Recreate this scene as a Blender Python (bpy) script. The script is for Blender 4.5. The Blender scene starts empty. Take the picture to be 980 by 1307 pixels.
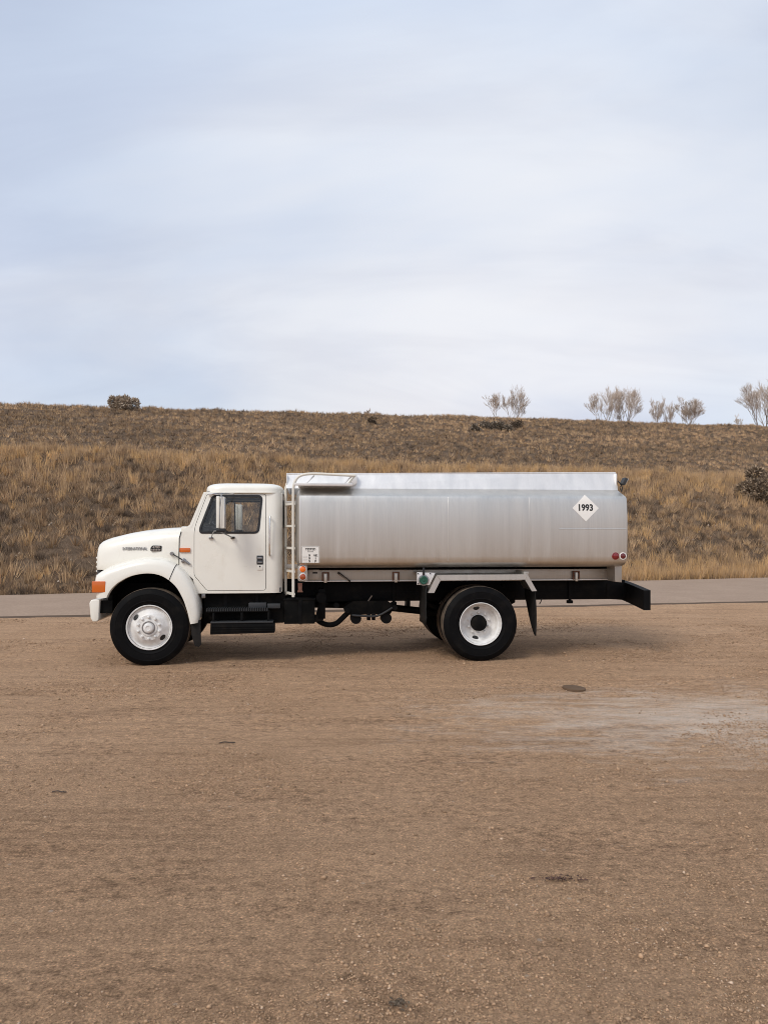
import bpy, bmesh, math, random
import numpy as np
from mathutils import Vector, Matrix

random.seed(7)
rng = np.random.default_rng(11)
R = math.radians
scene = bpy.context.scene
col = scene.collection

# ------------------------------------------------------------------ camera
CAM_H = 1.76
cd = bpy.data.cameras.new('camera'); cam = bpy.data.objects.new('camera', cd); col.objects.link(cam)
cd.sensor_fit = 'VERTICAL'; cd.sensor_height = 36.0; cd.sensor_width = 27.0
cd.lens = 36.0 * 981 / 1307
cd.shift_y = 28.5 / 1307
cd.clip_end = 6000; cd.clip_start = 0.05
cam.location = (0, 0, CAM_H); cam.rotation_euler = (R(90), 0, 0)
scene.camera = cam

# ------------------------------------------------------------------ sun + sky
SUN_DIR = Vector((-0.50, -0.62, 0.80)).normalized()      # towards the sun
sd = bpy.data.lights.new('sun', 'SUN'); sun = bpy.data.objects.new('sun', sd); col.objects.link(sun)
sd.energy = 2.0; sd.angle = R(20); sd.color = (1.0, 0.95, 0.88)
sun.rotation_euler = SUN_DIR.to_track_quat('Z', 'Y').to_euler()

world = bpy.data.worlds.new('World'); scene.world = world; world.use_nodes = True
wn = world.node_tree.nodes; wl = world.node_tree.links; wn.clear()
def N(tree_nodes, t, **kw):
    n = tree_nodes.new(t)
    for k, v in kw.items(): setattr(n, k, v)
    return n
sky = N(wn, 'ShaderNodeTexSky', sky_type='NISHITA', sun_disc=False)
sky.sun_elevation = math.asin(SUN_DIR.z); sky.sun_rotation = math.atan2(SUN_DIR.x, SUN_DIR.y)
sky.air_density = 1.0; sky.dust_density = 2.0
bg1 = N(wn, 'ShaderNodeBackground'); bg1.inputs['Strength'].default_value = 0.15
wl.new(sky.outputs[0], bg1.inputs['Color'])
tc = N(wn, 'ShaderNodeTexCoord')
sep = N(wn, 'ShaderNodeSeparateXYZ'); wl.new(tc.outputs['Generated'], sep.inputs[0])
den = N(wn, 'ShaderNodeMath', operation='ADD'); wl.new(sep.outputs['Z'], den.inputs[0]); den.inputs[1].default_value = 0.42
dmx = N(wn, 'ShaderNodeMath', operation='MAXIMUM'); wl.new(den.outputs[0], dmx.inputs[0]); dmx.inputs[1].default_value = 0.1
dx = N(wn, 'ShaderNodeMath', operation='DIVIDE'); wl.new(sep.outputs['X'], dx.inputs[0]); wl.new(dmx.outputs[0], dx.inputs[1])
dy = N(wn, 'ShaderNodeMath', operation='DIVIDE'); wl.new(sep.outputs['Y'], dy.inputs[0]); wl.new(dmx.outputs[0], dy.inputs[1])
cmb = N(wn, 'ShaderNodeCombineXYZ'); wl.new(dx.outputs[0], cmb.inputs[0]); wl.new(dy.outputs[0], cmb.inputs[1])
def wnoise(scale, detail, off, stretch=(1, 1, 1), rough=0.5, dist=0.0, rot=0.0):
    mp = N(wn, 'ShaderNodeMapping'); mp.inputs['Location'].default_value = off
    mp.inputs['Scale'].default_value = stretch; mp.inputs['Rotation'].default_value = (0, 0, rot)
    wl.new(cmb.outputs[0], mp.inputs[0])
    nz = N(wn, 'ShaderNodeTexNoise'); nz.inputs['Scale'].default_value = scale
    nz.inputs['Detail'].default_value = detail; nz.inputs['Roughness'].default_value = rough
    nz.inputs['Distortion'].default_value = dist
    wl.new(mp.outputs[0], nz.inputs['Vector']); return nz
def wramp(src, a, b, c0=(0, 0, 0, 1), c1=(1, 1, 1, 1)):
    r = N(wn, 'ShaderNodeValToRGB'); r.color_ramp.elements[0].position = a; r.color_ramp.elements[1].position = b
    r.color_ramp.elements[0].color = c0; r.color_ramp.elements[1].color = c1
    r.color_ramp.interpolation = 'EASE'
    wl.new(src, r.inputs[0]); return r
nA = wnoise(0.8, 4.0, (5.6, 2.9, 0), (1, 1, 1), 0.45, 0.3)
nB = wnoise(1.15, 5.0, (0.15, 2.3, 2), (0.8, 1.3, 1), 0.5, 0.4, 0.6)
mask = wramp(nA.outputs['Fac'], 0.30, 0.62)                    # thin veil of cloud; gaps let the blue through
elev = N(wn, 'ShaderNodeValToRGB'); ee = elev.color_ramp.elements
ee[0].position = 0.0; ee[0].color = (0.775, 0.785, 0.855, 1); ee[1].position = 0.75; ee[1].color = (0.68, 0.755, 0.885, 1)
e3 = ee.new(0.28); e3.color = (0.745, 0.780, 0.875, 1)
wl.new(sep.outputs['Z'], elev.inputs[0])
var = wramp(nB.outputs['Fac'], 0.32, 0.66, (1.12, 1.075, 1.005, 1), (0.875, 0.915, 0.965, 1))
shade = N(wn, 'ShaderNodeMix', data_type='RGBA', blend_type='MULTIPLY'); shade.inputs[0].default_value = 1.0
nC = wnoise(2.6, 6.0, (4.1, 0.6, 1), (0.55, 1.7, 1), 0.55, 0.5, 0.35)
var2 = wramp(nC.outputs['Fac'], 0.34, 0.66, (0.935, 0.935, 0.95, 1), (1.05, 1.05, 1.04, 1))
shade0 = N(wn, 'ShaderNodeMix', data_type='RGBA', blend_type='MULTIPLY'); shade0.inputs[0].default_value = 1.0
wl.new(elev.outputs[0], shade0.inputs[6]); wl.new(var2.outputs[0], shade0.inputs[7])
wl.new(shade0.outputs[2], shade.inputs[6]); wl.new(var.outputs[0], shade.inputs[7])
bg2 = N(wn, 'ShaderNodeBackground'); bg2.inputs['Strength'].default_value = 1.04
wl.new(shade.outputs[2], bg2.inputs['Color'])
mf = N(wn, 'ShaderNodeMapRange'); mf.inputs['To Min'].default_value = 0.70; mf.inputs['To Max'].default_value = 0.98
wl.new(mask.outputs[0], mf.inputs['Value'])
mixw = N(wn, 'ShaderNodeMixShader'); wl.new(mf.outputs[0], mixw.inputs[0]); wl.new(bg1.outputs[0], mixw.inputs[1]); wl.new(bg2.outputs[0], mixw.inputs[2])
wo = N(wn, 'ShaderNodeOutputWorld'); wl.new(mixw.outputs[0], wo.inputs[0])

scene.view_settings.view_transform = 'Standard'; scene.view_settings.look = 'None'
scene.view_settings.gamma = 1.0; scene.view_settings.exposure = 0.0
scene.view_settings.use_curve_mapping = False
scene.cycles.filter_width = 1.0
scene.render.resolution_x = 767; scene.render.resolution_y = 1024

# ------------------------------------------------------------------ materials
def mat(name, color=(.5, .5, .5), rough=.5, metal=0.0, coat=0.0, spec=.5, build=None):
    m = bpy.data.materials.new(name); m.use_nodes = True
    nt = m.node_tree; p = nt.nodes['Principled BSDF']
    p.inputs['Base Color'].default_value = (*color, 1); p.inputs['Roughness'].default_value = rough
    p.inputs['Metallic'].default_value = metal; p.inputs['Coat Weight'].default_value = coat
    p.inputs['Specular IOR Level'].default_value = spec
    if build: build(nt, nt.nodes, nt.links, p)
    return m
def tex(nt, kind, scale, detail=4, stretch=(1, 1, 1), rough=.55, coord='Object', rot=(0, 0, 0)):
    c = nt.nodes.new('ShaderNodeTexCoord'); mp = nt.nodes.new('ShaderNodeMapping')
    mp.inputs['Scale'].default_value = stretch; mp.inputs['Rotation'].default_value = rot
    nt.links.new(c.outputs[coord], mp.inputs[0])
    t = nt.nodes.new(kind); t.inputs['Scale'].default_value = scale
    if kind == 'ShaderNodeTexNoise':
        t.inputs['Detail'].default_value = detail; t.inputs['Roughness'].default_value = rough
    nt.links.new(mp.outputs[0], t.inputs['Vector']); return t
def ramp(nt, src, stops, interp='LINEAR'):
    r = nt.nodes.new('ShaderNodeValToRGB'); r.color_ramp.interpolation = interp
    e = r.color_ramp.elements
    while len(e) < len(stops): e.new(0.5)
    for el, (p, c) in zip(e, stops):
        el.position = p; el.color = (*c, 1) if len(c) == 3 else c
    nt.links.new(src, r.inputs[0]); return r
def mixc(nt, fac, a, b, mode='MIX'):
    m = nt.nodes.new('ShaderNodeMix'); m.data_type = 'RGBA'; m.blend_type = mode
    if isinstance(fac, (int, float)): m.inputs[0].default_value = fac
    else: nt.links.new(fac, m.inputs[0])
    for i, v in ((6, a), (7, b)):
        if isinstance(v, tuple): m.inputs[i].default_value = (*v, 1)
        else: nt.links.new(v, m.inputs[i])
    return m.outputs[2]
def bump(nt, p, src, strength=.3, dist=.01, prev=None):
    b = nt.nodes.new('ShaderNodeBump'); b.inputs['Strength'].default_value = strength; b.inputs['Distance'].default_value = dist
    nt.links.new(src, b.inputs['Height'])
    if prev: nt.links.new(prev, b.inputs['Normal'])
    nt.links.new(b.outputs[0], p.inputs['Normal']); return b.outputs[0]
def mrange(nt, src, a, b, c, d):
    m = nt.nodes.new('ShaderNodeMapRange')
    for k, v in zip(('From Min', 'From Max', 'To Min', 'To Max'), (a, b, c, d)): m.inputs[k].default_value = v
    nt.links.new(src, m.inputs['Value']); return m.outputs[0]

G12 = (0, 0, 0)
def b_white(nt, n, l, p):
    t = tex(nt, 'ShaderNodeTexNoise', 2.2, 6)
    c = ramp(nt, t.outputs['Fac'], [(.3, (.80, .775, .70)), (.7, (.84, .82, .75))])
    dust = tex(nt, 'ShaderNodeTexNoise', 9, 8, (1, 1, .4))
    d = ramp(nt, dust.outputs['Fac'], [(.56, (0, 0, 0)), (.8, (.35, .35, .35))])
    l.new(mixc(nt, d.outputs[0], c.outputs[0], (.62, .56, .46)), p.inputs['Base Color'])
    l.new(mrange(nt, t.outputs['Fac'], .3, .7, .24, .36), p.inputs['Roughness'])
M = {}
M['white'] = mat('white_paint', coat=.35, rough=.3, build=b_white)
def b_alu(nt, n, l, p, base=(.67, .65, .615), r0=.38, r1=.48, streak=1.0):
    s1 = tex(nt, 'ShaderNodeTexNoise', 9, 5, (1, 1, .03), .6)
    s2 = tex(nt, 'ShaderNodeTexNoise', 60, 3, (1, 1, .02), .6)
    big = tex(nt, 'ShaderNodeTexNoise', 1.1, 4, (1, 1, .5))
    a = ramp(nt, s1.outputs['Fac'], [(.25, tuple(v * .92 for v in base)), (.7, tuple(min(1, v * 1.05) for v in base))])
    b = mixc(nt, .16 * streak, a.outputs[0], ramp(nt, s2.outputs['Fac'], [(.3, (.55, .55, .55)), (.7, (1, 1, 1))]).outputs[0], 'MULTIPLY')
    c = mixc(nt, .3, b, ramp(nt, big.outputs['Fac'], [(.35, (.86, .84, .82)), (.65, (1, 1, 1))]).outputs[0], 'MULTIPLY')
    l.new(c, p.inputs['Base Color'])
    l.new(mrange(nt, s1.outputs['Fac'], .3, .7, r0, r1), p.inputs['Roughness'])
    bump(nt, p, s2.outputs['Fac'], .06, .002)
M['alu'] = mat('brushed_aluminium', metal=.95, build=b_alu)
M['alu_pale'] = mat('pale_aluminium', metal=.55, build=lambda nt, n, l, p: b_alu(nt, n, l, p, (.80, .79, .78), .35, .5, .6))
M['alu_worn'] = mat('dull_aluminium', metal=.8, build=lambda nt, n, l, p: b_alu(nt, n, l, p, (.50, .47, .43), .42, .6))
def b_dusty(nt, n, l, p, base, dust=(.11, .085, .065), lo=.5, hi=.85, k=.5):
    t = tex(nt, 'ShaderNodeTexNoise', 7, 8)
    f = ramp(nt, t.outputs['Fac'], [(lo, (0, 0, 0)), (hi, (k, k, k))])
    l.new(mixc(nt, f.outputs[0], base, dust), p.inputs['Base Color'])
M['black'] = mat('black_frame_paint', rough=.6, spec=.10, build=lambda nt, n, l, p: b_dusty(nt, n, l, p, (.0045, .0045, .005), dust=(.05, .04, .03), k=.22))
M['blackbox'] = mat('dark_grime', rough=.8, spec=.12, build=lambda nt, n, l, p: b_dusty(nt, n, l, p, (.004, .004, .004), dust=(.05, .04, .03), k=.3))
def b_rub(nt, n, l, p):
    b_dusty(nt, n, l, p, (.0035, .0035, .004), (.03, .025, .02), .5, .85, .4)
    t = tex(nt, 'ShaderNodeTexNoise', 30, 6); bump(nt, p, t.outputs['Fac'], .15, .004)
M['rubber'] = mat('tyre_rubber', rough=.65, spec=.1, build=b_rub)
M['tread'] = mat('dusty_tread', rough=.9, spec=.2, build=lambda nt, n, l, p: b_dusty(nt, n, l, p, (.030, .026, .022), (.20, .15, .11), .32, .65, .75))
M['flap'] = mat('rubber_flap', rough=.7, spec=.3, build=lambda nt, n, l, p: b_dusty(nt, n, l, p, (.008, .008, .008), (.05, .04, .033), .45, .85, .4))
def b_wheelw(nt, n, l, p):
    t = tex(nt, 'ShaderNodeTexNoise', 12, 8)
    c = ramp(nt, t.outputs['Fac'], [(.3, (.62, .60, .57)), (.6, (.78, .77, .75)), (.8, (.80, .79, .78))])
    l.new(c.outputs[0], p.inputs['Base Color'])
M['wheel'] = mat('white_wheel_paint', rough=.4, build=b_wheelw)
M['chrome'] = mat('chrome', (.72, .72, .73), .14, 1.0)
M['steel'] = mat('grey_steel', (.33, .33, .34), .38, .9)
M['greybox'] = mat('grey_plastic', (.028, .030, .033), .55)
M['amber'] = mat('amber_plastic', (.62, .13, .012), .22, coat=.6)
M['orange'] = mat('orange_lens', (.85, .17, .012), .25, coat=.6)
M['darkorange'] = mat('dark_orange_lens', (.34, .06, .012), .25, coat=.6)
M['red'] = mat('red_lens', (.20, .008, .010), .2, coat=.6)
M['darkred'] = mat('dark_red_lens', (.12, .010, .012), .2, coat=.6)
M['green'] = mat('green_cap', (.010, .075, .048), .45)
M['rust'] = mat('rusty_steel', rough=.85, build=lambda nt, n, l, p: b_dusty(nt, n, l, p, (.12, .045, .03), (.24, .13, .09), .35, .7, .9))
M['ladder'] = mat('cream_ladder_paint', (.70, .67, .60), .45)
M['decal'] = mat('white_vinyl', (.82, .80, .76), .4)
M['ink'] = mat('black_ink', (.008, .008, .008), .5)
M['trim'] = mat('black_rubber_trim', (.008, .008, .009), .4)
M['interior'] = mat('grey_vinyl', (.30, .29, .28), .6)
M['dash'] = mat('dark_dashboard', (.075, .075, .08), .6)
M['lens'] = mat('clear_lens', (.6, .62, .65), .08, metal=.6)
def b_glass(nt, n, l, p):
    out = n['Material Output']
    tr = n.new('ShaderNodeBsdfTransparent'); tr.inputs[0].default_value = (.93, .935, .93, 1)
    gl = n.new('ShaderNodeBsdfGlossy'); gl.inputs['Roughness'].default_value = .02
    fr = n.new('ShaderNodeFresnel'); fr.inputs['IOR'].default_value = 1.45
    mx = n.new('ShaderNodeMixShader'); l.new(fr.outputs[0], mx.inputs[0]); l.new(tr.outputs[0], mx.inputs[1]); l.new(gl.outputs[0], mx.inputs[2])
    l.new(mx.outputs[0], out.inputs['Surface'])
M['glass'] = mat('window_glass', build=b_glass)

# ------------------------------------------------------------------ numpy noise
def _h(ix, iy, seed):
    n = (ix.astype(np.int64) * 374761393 + iy.astype(np.int64) * 668265263 + seed * 144665) & 0xffffffff
    n = ((n ^ (n >> 13)) * 1274126177) & 0xffffffff
    return ((n ^ (n >> 16)) & 0xffff) / 65535.0
def vn(x, y, seed=0):
    x = np.asarray(x, float); y = np.asarray(y, float)
    ix = np.floor(x); iy = np.floor(y); fx = x - ix; fy = y - iy
    fx = fx * fx * (3 - 2 * fx); fy = fy * fy * (3 - 2 * fy)
    a = _h(ix, iy, seed); b = _h(ix + 1, iy, seed); c = _h(ix, iy + 1, seed); d = _h(ix + 1, iy + 1, seed)
    return (a * (1 - fx) + b * fx) * (1 - fy) + (c * (1 - fx) + d * fx) * fy - .5
def fbm(x, y, seed=0, o=4):
    s = 0; a = 1.0
    for k in range(o):
        s = s + a * vn(x * 2 ** k, y * 2 ** k, seed + k * 17); a *= .5
    return s

# ------------------------------------------------------------------ object helpers
def link(o, parent=None):
    col.objects.link(o)
    if parent: o.parent = parent
    return o
def tag(o, label=None, cat=None, group=None, kind=None):
    for k, v in (('label', label), ('category', cat), ('group', group), ('kind', kind)):
        if v: o[k] = v
    return o
def empty(name, loc=(0, 0, 0), rz=0):
    o = bpy.data.objects.new(name, None); o.empty_display_size = .3; o.location = loc; o.rotation_euler = (0, 0, rz)
    return link(o)
def smooth(me, ang=35):
    me.polygons.foreach_set('use_smooth', [True] * len(me.polygons))
    me.set_sharp_from_angle(angle=R(ang))
def from_bm(name, bm, m, parent=None, bevel=0, ang=35, seg=2):
    bmesh.ops.recalc_face_normals(bm, faces=bm.faces)
    if bevel:
        es = [e for e in bm.edges if len(e.link_faces) == 2 and e.calc_face_angle() > R(28)]
        bmesh.ops.bevel(bm, geom=es, offset=bevel, segments=seg, affect='EDGES', clamp_overlap=True, profile=.6)
    me = bpy.data.meshes.new(name); bm.to_mesh(me); bm.free()
    me.materials.append(m); smooth(me, ang)
    return link(bpy.data.objects.new(name, me), parent)
def from_py(name, v, f, m, parent=None, ang=35):
    me = bpy.data.meshes.new(name); me.from_pydata(v, [], f); me.materials.append(m)
    bm = bmesh.new(); bm.from_mesh(me); bmesh.ops.recalc_face_normals(bm, faces=bm.faces); bm.to_mesh(me); bm.free()
    smooth(me, ang)
    return link(bpy.data.objects.new(name, me), parent)
def fast_mesh(name, v, tris, m, parent=None, colors=None, smoothit=False):
    me = bpy.data.meshes.new(name); v = np.asarray(v, np.float32); tris = np.asarray(tris, np.int32)
    k = tris.shape[1]
    me.vertices.add(len(v)); me.vertices.foreach_set('co', v.ravel())
    me.loops.add(tris.size); me.loops.foreach_set('vertex_index', tris.ravel())
    me.polygons.add(len(tris)); me.polygons.foreach_set('loop_start', np.arange(0, tris.size, k, dtype=np.int32))
    me.update(calc_edges=True)
    if smoothit: me.polygons.foreach_set('use_smooth', np.ones(len(tris), bool))
    if colors is not None:
        at = me.color_attributes.new('tint', 'FLOAT_COLOR', 'POINT')
        c = np.ones((len(v), 4), np.float32); c[:, :3] = colors
        at.data.foreach_set('color', c.ravel())
    me.materials.append(m)
    return link(bpy.data.objects.new(name, me), parent)
def addbox(bm, x0, x1, y0, y1, z0, z1, rot=None):
    mt = Matrix.Translation(((x0 + x1) / 2, (y0 + y1) / 2, (z0 + z1) / 2))
    if rot is not None: mt = mt @ rot
    mt = mt @ Matrix.Diagonal((abs(x1 - x0), abs(y1 - y0), abs(z1 - z0), 1))
    bmesh.ops.create_cube(bm, size=1, matrix=mt)
def box(name, x0, x1, y0, y1, z0, z1, m, parent, bevel=.006, rot=None):
    bm = bmesh.new(); addbox(bm, x0, x1, y0, y1, z0, z1, rot)
    return from_bm(name, bm, m, parent, bevel)
def addtube(bm, pts, r, n=8, caps=True):
    pts = [Vector(p) for p in pts]; rings = []
    rs = r if isinstance(r, (list, tuple)) else [r] * len(pts)
    up = None
    for i, p in enumerate(pts):
        d = (pts[min(i + 1, len(pts) - 1)] - pts[max(i - 1, 0)]).normalized()
        if up is None:
            up = d.orthogonal().normalized()
        up = (up - d * up.dot(d)).normalized(); sd_ = d.cross(up)
        rings.append([bm.verts.new(p + (up * math.cos(2 * math.pi * k / n) + sd_ * math.sin(2 * math.pi * k / n)) * rs[i]) for k in range(n)])
    for a, b in zip(rings, rings[1:]):
        for k in range(n): bm.faces.new((a[k], a[(k + 1) % n], b[(k + 1) % n], b[k]))
    if caps: bm.faces.new(rings[0][::-1]); bm.faces.new(rings[-1])
def tube(name, pts, r, m, parent, n=10, curve=0):
    if curve: pts = smoothpath(pts, curve)
    bm = bmesh.new(); addtube(bm, pts, r, n); return from_bm(name, bm, m, parent, ang=50)
def smoothpath(pts, sub):
    P = [Vector(p) for p in pts]; out = []
    for i in range(len(P) - 1):
        p0, p1, p2, p3 = P[max(i - 1, 0)], P[i], P[i + 1], P[min(i + 2, len(P) - 1)]
        for k in range(sub):
            t = k / sub
            out.append(.5 * ((2 * p1) + (p2 - p0) * t + (2 * p0 - 5 * p1 + 4 * p2 - p3) * t * t + (3 * p1 - p0 - 3 * p2 + p3) * t ** 3))
    out.append(P[-1]); return out
def addlathe_y(bm, prof, cx, cz, n=48, y0=0, sy=1):
    """profile of (y, r); revolved about the y axis through (cx, cz)"""
    rings = []
    for y, r in prof:
        if r < 1e-5: rings.append([bm.verts.new((cx, y0 + sy * y, cz))])
        else: rings.append([bm.verts.new((cx + r * math.cos(2 * math.pi * k / n), y0 + sy * y, cz + r * math.sin(2 * math.pi * k / n))) for k in range(n)])
    for a, b in zip(rings, rings[1:]):
        for k in range(n):
            k2 = (k + 1) % n
            if len(a) == 1 and len(b) == 1: continue
            if len(a) == 1: bm.faces.new((a[0], b[k2], b[k]))
            elif len(b) == 1: bm.faces.new((a[k], a[k2], b[0]))
            else: bm.faces.new((a[k], a[k2], b[k2], b[k]))
def lathe(name, prof, cx, cz, m, parent, n=48, y0=0, sy=1, ang=30):
    bm = bmesh.new(); addlathe_y(bm, prof, cx, cz, n, y0, sy); return from_bm(name, bm, m, parent, ang=ang)
def prism(name, poly, y0, y1, m, parent, bevel=.006, seg=2):
    """side outline in (x, z) with thickness from y0 to y1"""
    bm = bmesh.new()
    a = [bm.verts.new((x, y0, z)) for x, z in poly]; b = [bm.verts.new((x, y1, z)) for x, z in poly]
    bm.faces.new(a); bm.faces.new(b[::-1]); k = len(poly)
    for i in range(k): bm.faces.new((a[i], a[(i + 1) % k], b[(i + 1) % k], b[i]))
    return from_bm(name, bm, m, parent, bevel, seg=seg)
def rounded(poly, r, n=4):
    out = []; k = len(poly)
    for i in range(k):
        p = Vector(poly[i]); a = Vector(poly[i - 1]); b = Vector(poly[(i + 1) % k])
        da = (a - p); db = (b - p); q = min(r, da.length * .45, db.length * .45)
        s = p + da.normalized() * q; e = p + db.normalized() * q
        for j in range(n + 1):
            t = j / n; out.append(tuple((1 - t) ** 2 * s + 2 * t * (1 - t) * p + t * t * e))
    return out
def panel(name, outer, holes, fmap, thick, m, parent, ucuts=(), vcuts=(), ang=30):
    """sheet with openings; outline in (u, v); fmap(u, v, d) gives the 3D point at depth d"""
    bm = bmesh.new(); es = []
    for loop in [outer] + list(holes):
        vs = [bm.verts.new((u, v, 0)) for u, v in loop]
        es += [bm.edges.new((vs[i], vs[(i + 1) % len(vs)])) for i in range(len(vs))]
    bmesh.ops.triangle_fill(bm, use_beauty=True, use_dissolve=False, edges=es)
    for c, nrm in [((u, 0, 0), (1, 0, 0)) for u in ucuts] + [((0, v, 0), (0, 1, 0)) for v in vcuts]:
        bmesh.ops.bisect_plane(bm, geom=bm.verts[:] + bm.edges[:] + bm.faces[:], plane_co=c, plane_no=nrm)
    bm.verts.index_update()
    V = [(v.co.x, v.co.y) for v in bm.verts]; Fc = [[v.index for v in f.verts] for f in bm.faces]
    bnd = [(e.verts[0].index, e.verts[1].index) for e in bm.edges if len(e.link_faces) == 1]
    bm.free(); k = len(V)
    verts = [fmap(u, v, 0) for u, v in V] + [fmap(u, v, thick) for u, v in V]
    faces = Fc + [[i + k for i in f[::-1]] for f in Fc] + [[a, b, b + k, a + k] for a, b in bnd]
    return from_py(name, verts, faces, m, parent, ang)
def loft(name, rings, m, parent, closed=False, cap0=False, cap1=False, ang=40):
    v = []; f = []; k = len(rings[0])
    for r in rings: v += [tuple(p) for p in r]
    for i in range(len(rings) - 1):
        for j in range(k if closed else k - 1):
            j2 = (j + 1) % k
            f.append((i * k + j, i * k + j2, (i + 1) * k + j2, (i + 1) * k + j))
    if cap0: f.append(tuple(range(k))[::-1])
    if cap1: f.append(tuple((len(rings) - 1) * k + j for j in range(k)))
    return from_py(name, v, f, m, parent, ang)
def text(name, body, size, place, m, parent, bold=0.0, extrude=.001, sx=1.0):
    """flat lettering; place(x, y, d) maps the letter plane to the truck"""
    cu = bpy.data.curves.new(name, 'FONT'); cu.body = body; cu.size = size; cu.align_x = 'CENTER'; cu.align_y = 'CENTER'
    cu.offset = bold; cu.extrude = extrude; cu.resolution_u = 3
    o = bpy.data.objects.new(name, cu); col.objects.link(o)
    dg = bpy.context.evaluated_depsgraph_get()
    me = bpy.data.meshes.new_from_object(o.evaluated_get(dg)); col.objects.unlink(o); bpy.data.objects.remove(o)
    for v in me.vertices: v.co = place(v.co.x * sx, v.co.y, v.co.z)
    me.materials.clear(); me.materials.append(m); me.name = name
    return link(bpy.data.objects.new(name, me), parent)

# ------------------------------------------------------------------ terrain
RA = R(18.6); U = np.array((math.cos(RA), math.sin(RA))); NV = np.array((-math.sin(RA), math.cos(RA)))
def st2xy(s, t): return s * U[0] + t * NV[0], s * U[1] + t * NV[1]
def xy2st(x, y): return x * U[0] + y * U[1], x * NV[0] + y * NV[1]
def sstep(a, b, x):
    k = np.clip((x - a) / (b - a), 0, 1); return k * k * (3 - 2 * k)
def hill_z(s, t):
    s = np.asarray(s, float); t = np.asarray(t, float)
    c1 = 36 + 1.3 * fbm(s * .06, s * 0 + 3.3, 5, 3)
    toe = 24.0
    a = np.clip((t - toe) / (c1 - toe), 0, 1)
    top1 = 5.08 + .35 * fbm(s * .12, s * 0, 9, 3)
    z = top1 * (a * .9 + .1 * (a * a * (3 - 2 * a))) * np.where(a < 1, 1, 1)
    z = z + .25 * sstep(c1, c1 + 6, t)
    c2 = 71.0
    top2 = 12.55 + .0237 * np.clip(s, -60, 120) + .25 * fbm(s * .05, s * 0 + 1, 21, 3)
    b = np.clip((t - (c1 + 4.5)) / (c2 - c1 - 4.5), 0, 1)
    b2 = b - .5 * .10 * np.clip((b - .9) / .1, 0, 1) ** 2 * 1.0
    z = z + (top2 - top1 - .25) * b2 / .95
    up = sstep(toe - .3, toe + 3, t)
    z = z + up * (.30 * fbm(s * .45, t * .45, 31, 3) + .10 * fbm(s * 1.7, t * 1.7, 37, 3))
    far = sstep(38, 46, t)
    z = z + far * (.14 * vn(s * .9, t * 1.5, 41) + .08 * vn(s * 2.0, t * 2.6, 43))
    return np.where(t < toe - .4, -.10, z - .05 * (1 - up))
def near_edge(s):
    s = np.asarray(s, float)
    base = 17.83 - (np.clip(s, -14, 30) + 2.5) * .119
    return base
def lot_z(x, y):
    s, t = xy2st(x, y)
    rut = 0
    for c0, sl, cv in ((8.75, .09, .006), (9.02, .09, .006), (6.9, -.05, -.01), (7.15, -.05, -.01), (13.1, .16, .004), (12.6, .16, .004)):
        d = (y - (c0 + sl * x + cv * x * x + .15 * vn(x * .25, x * 0, 91))) / .11
        rut = rut - .014 * np.exp(-d * d) + .007 * np.exp(-(np.abs(d) - 1.6) ** 2 * 2)
    z = rut + .030 * fbm(x * .35, y * .35, 51, 3) + .014 * fbm(s * .8, t * 3.2, 57, 3) + .012 * fbm(x * 4, y * 4, 61, 3)
    k = np.clip(1.3 - np.hypot(x, y) / 26, 0, 1)
    return z * k - .004
def rows(segs):
    out = []
    for a, b, n in segs: out += list(np.linspace(a, b, n, endpoint=False))
    return np.array(out + [segs[-1][1]])
def grid(name, S, T, zf, m, conv=True):
    s, t = np.meshgrid(S, T)
    if conv: x, y = st2xy(s, t)
    else: x, y = s, t
    z = zf(s, t)
    v = np.stack([x.ravel(), y.ravel(), z.ravel()], 1)
    ns, nt_ = len(S), len(T)
    i = (np.arange(nt_ - 1)[:, None] * ns + np.arange(ns - 1)[None]).ravel()
    q = np.stack([i, i + 1, i + ns + 1, i + ns], 1)
    return tag(fast_mesh(name, v, q, m, None, None, True), kind='structure')

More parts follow.
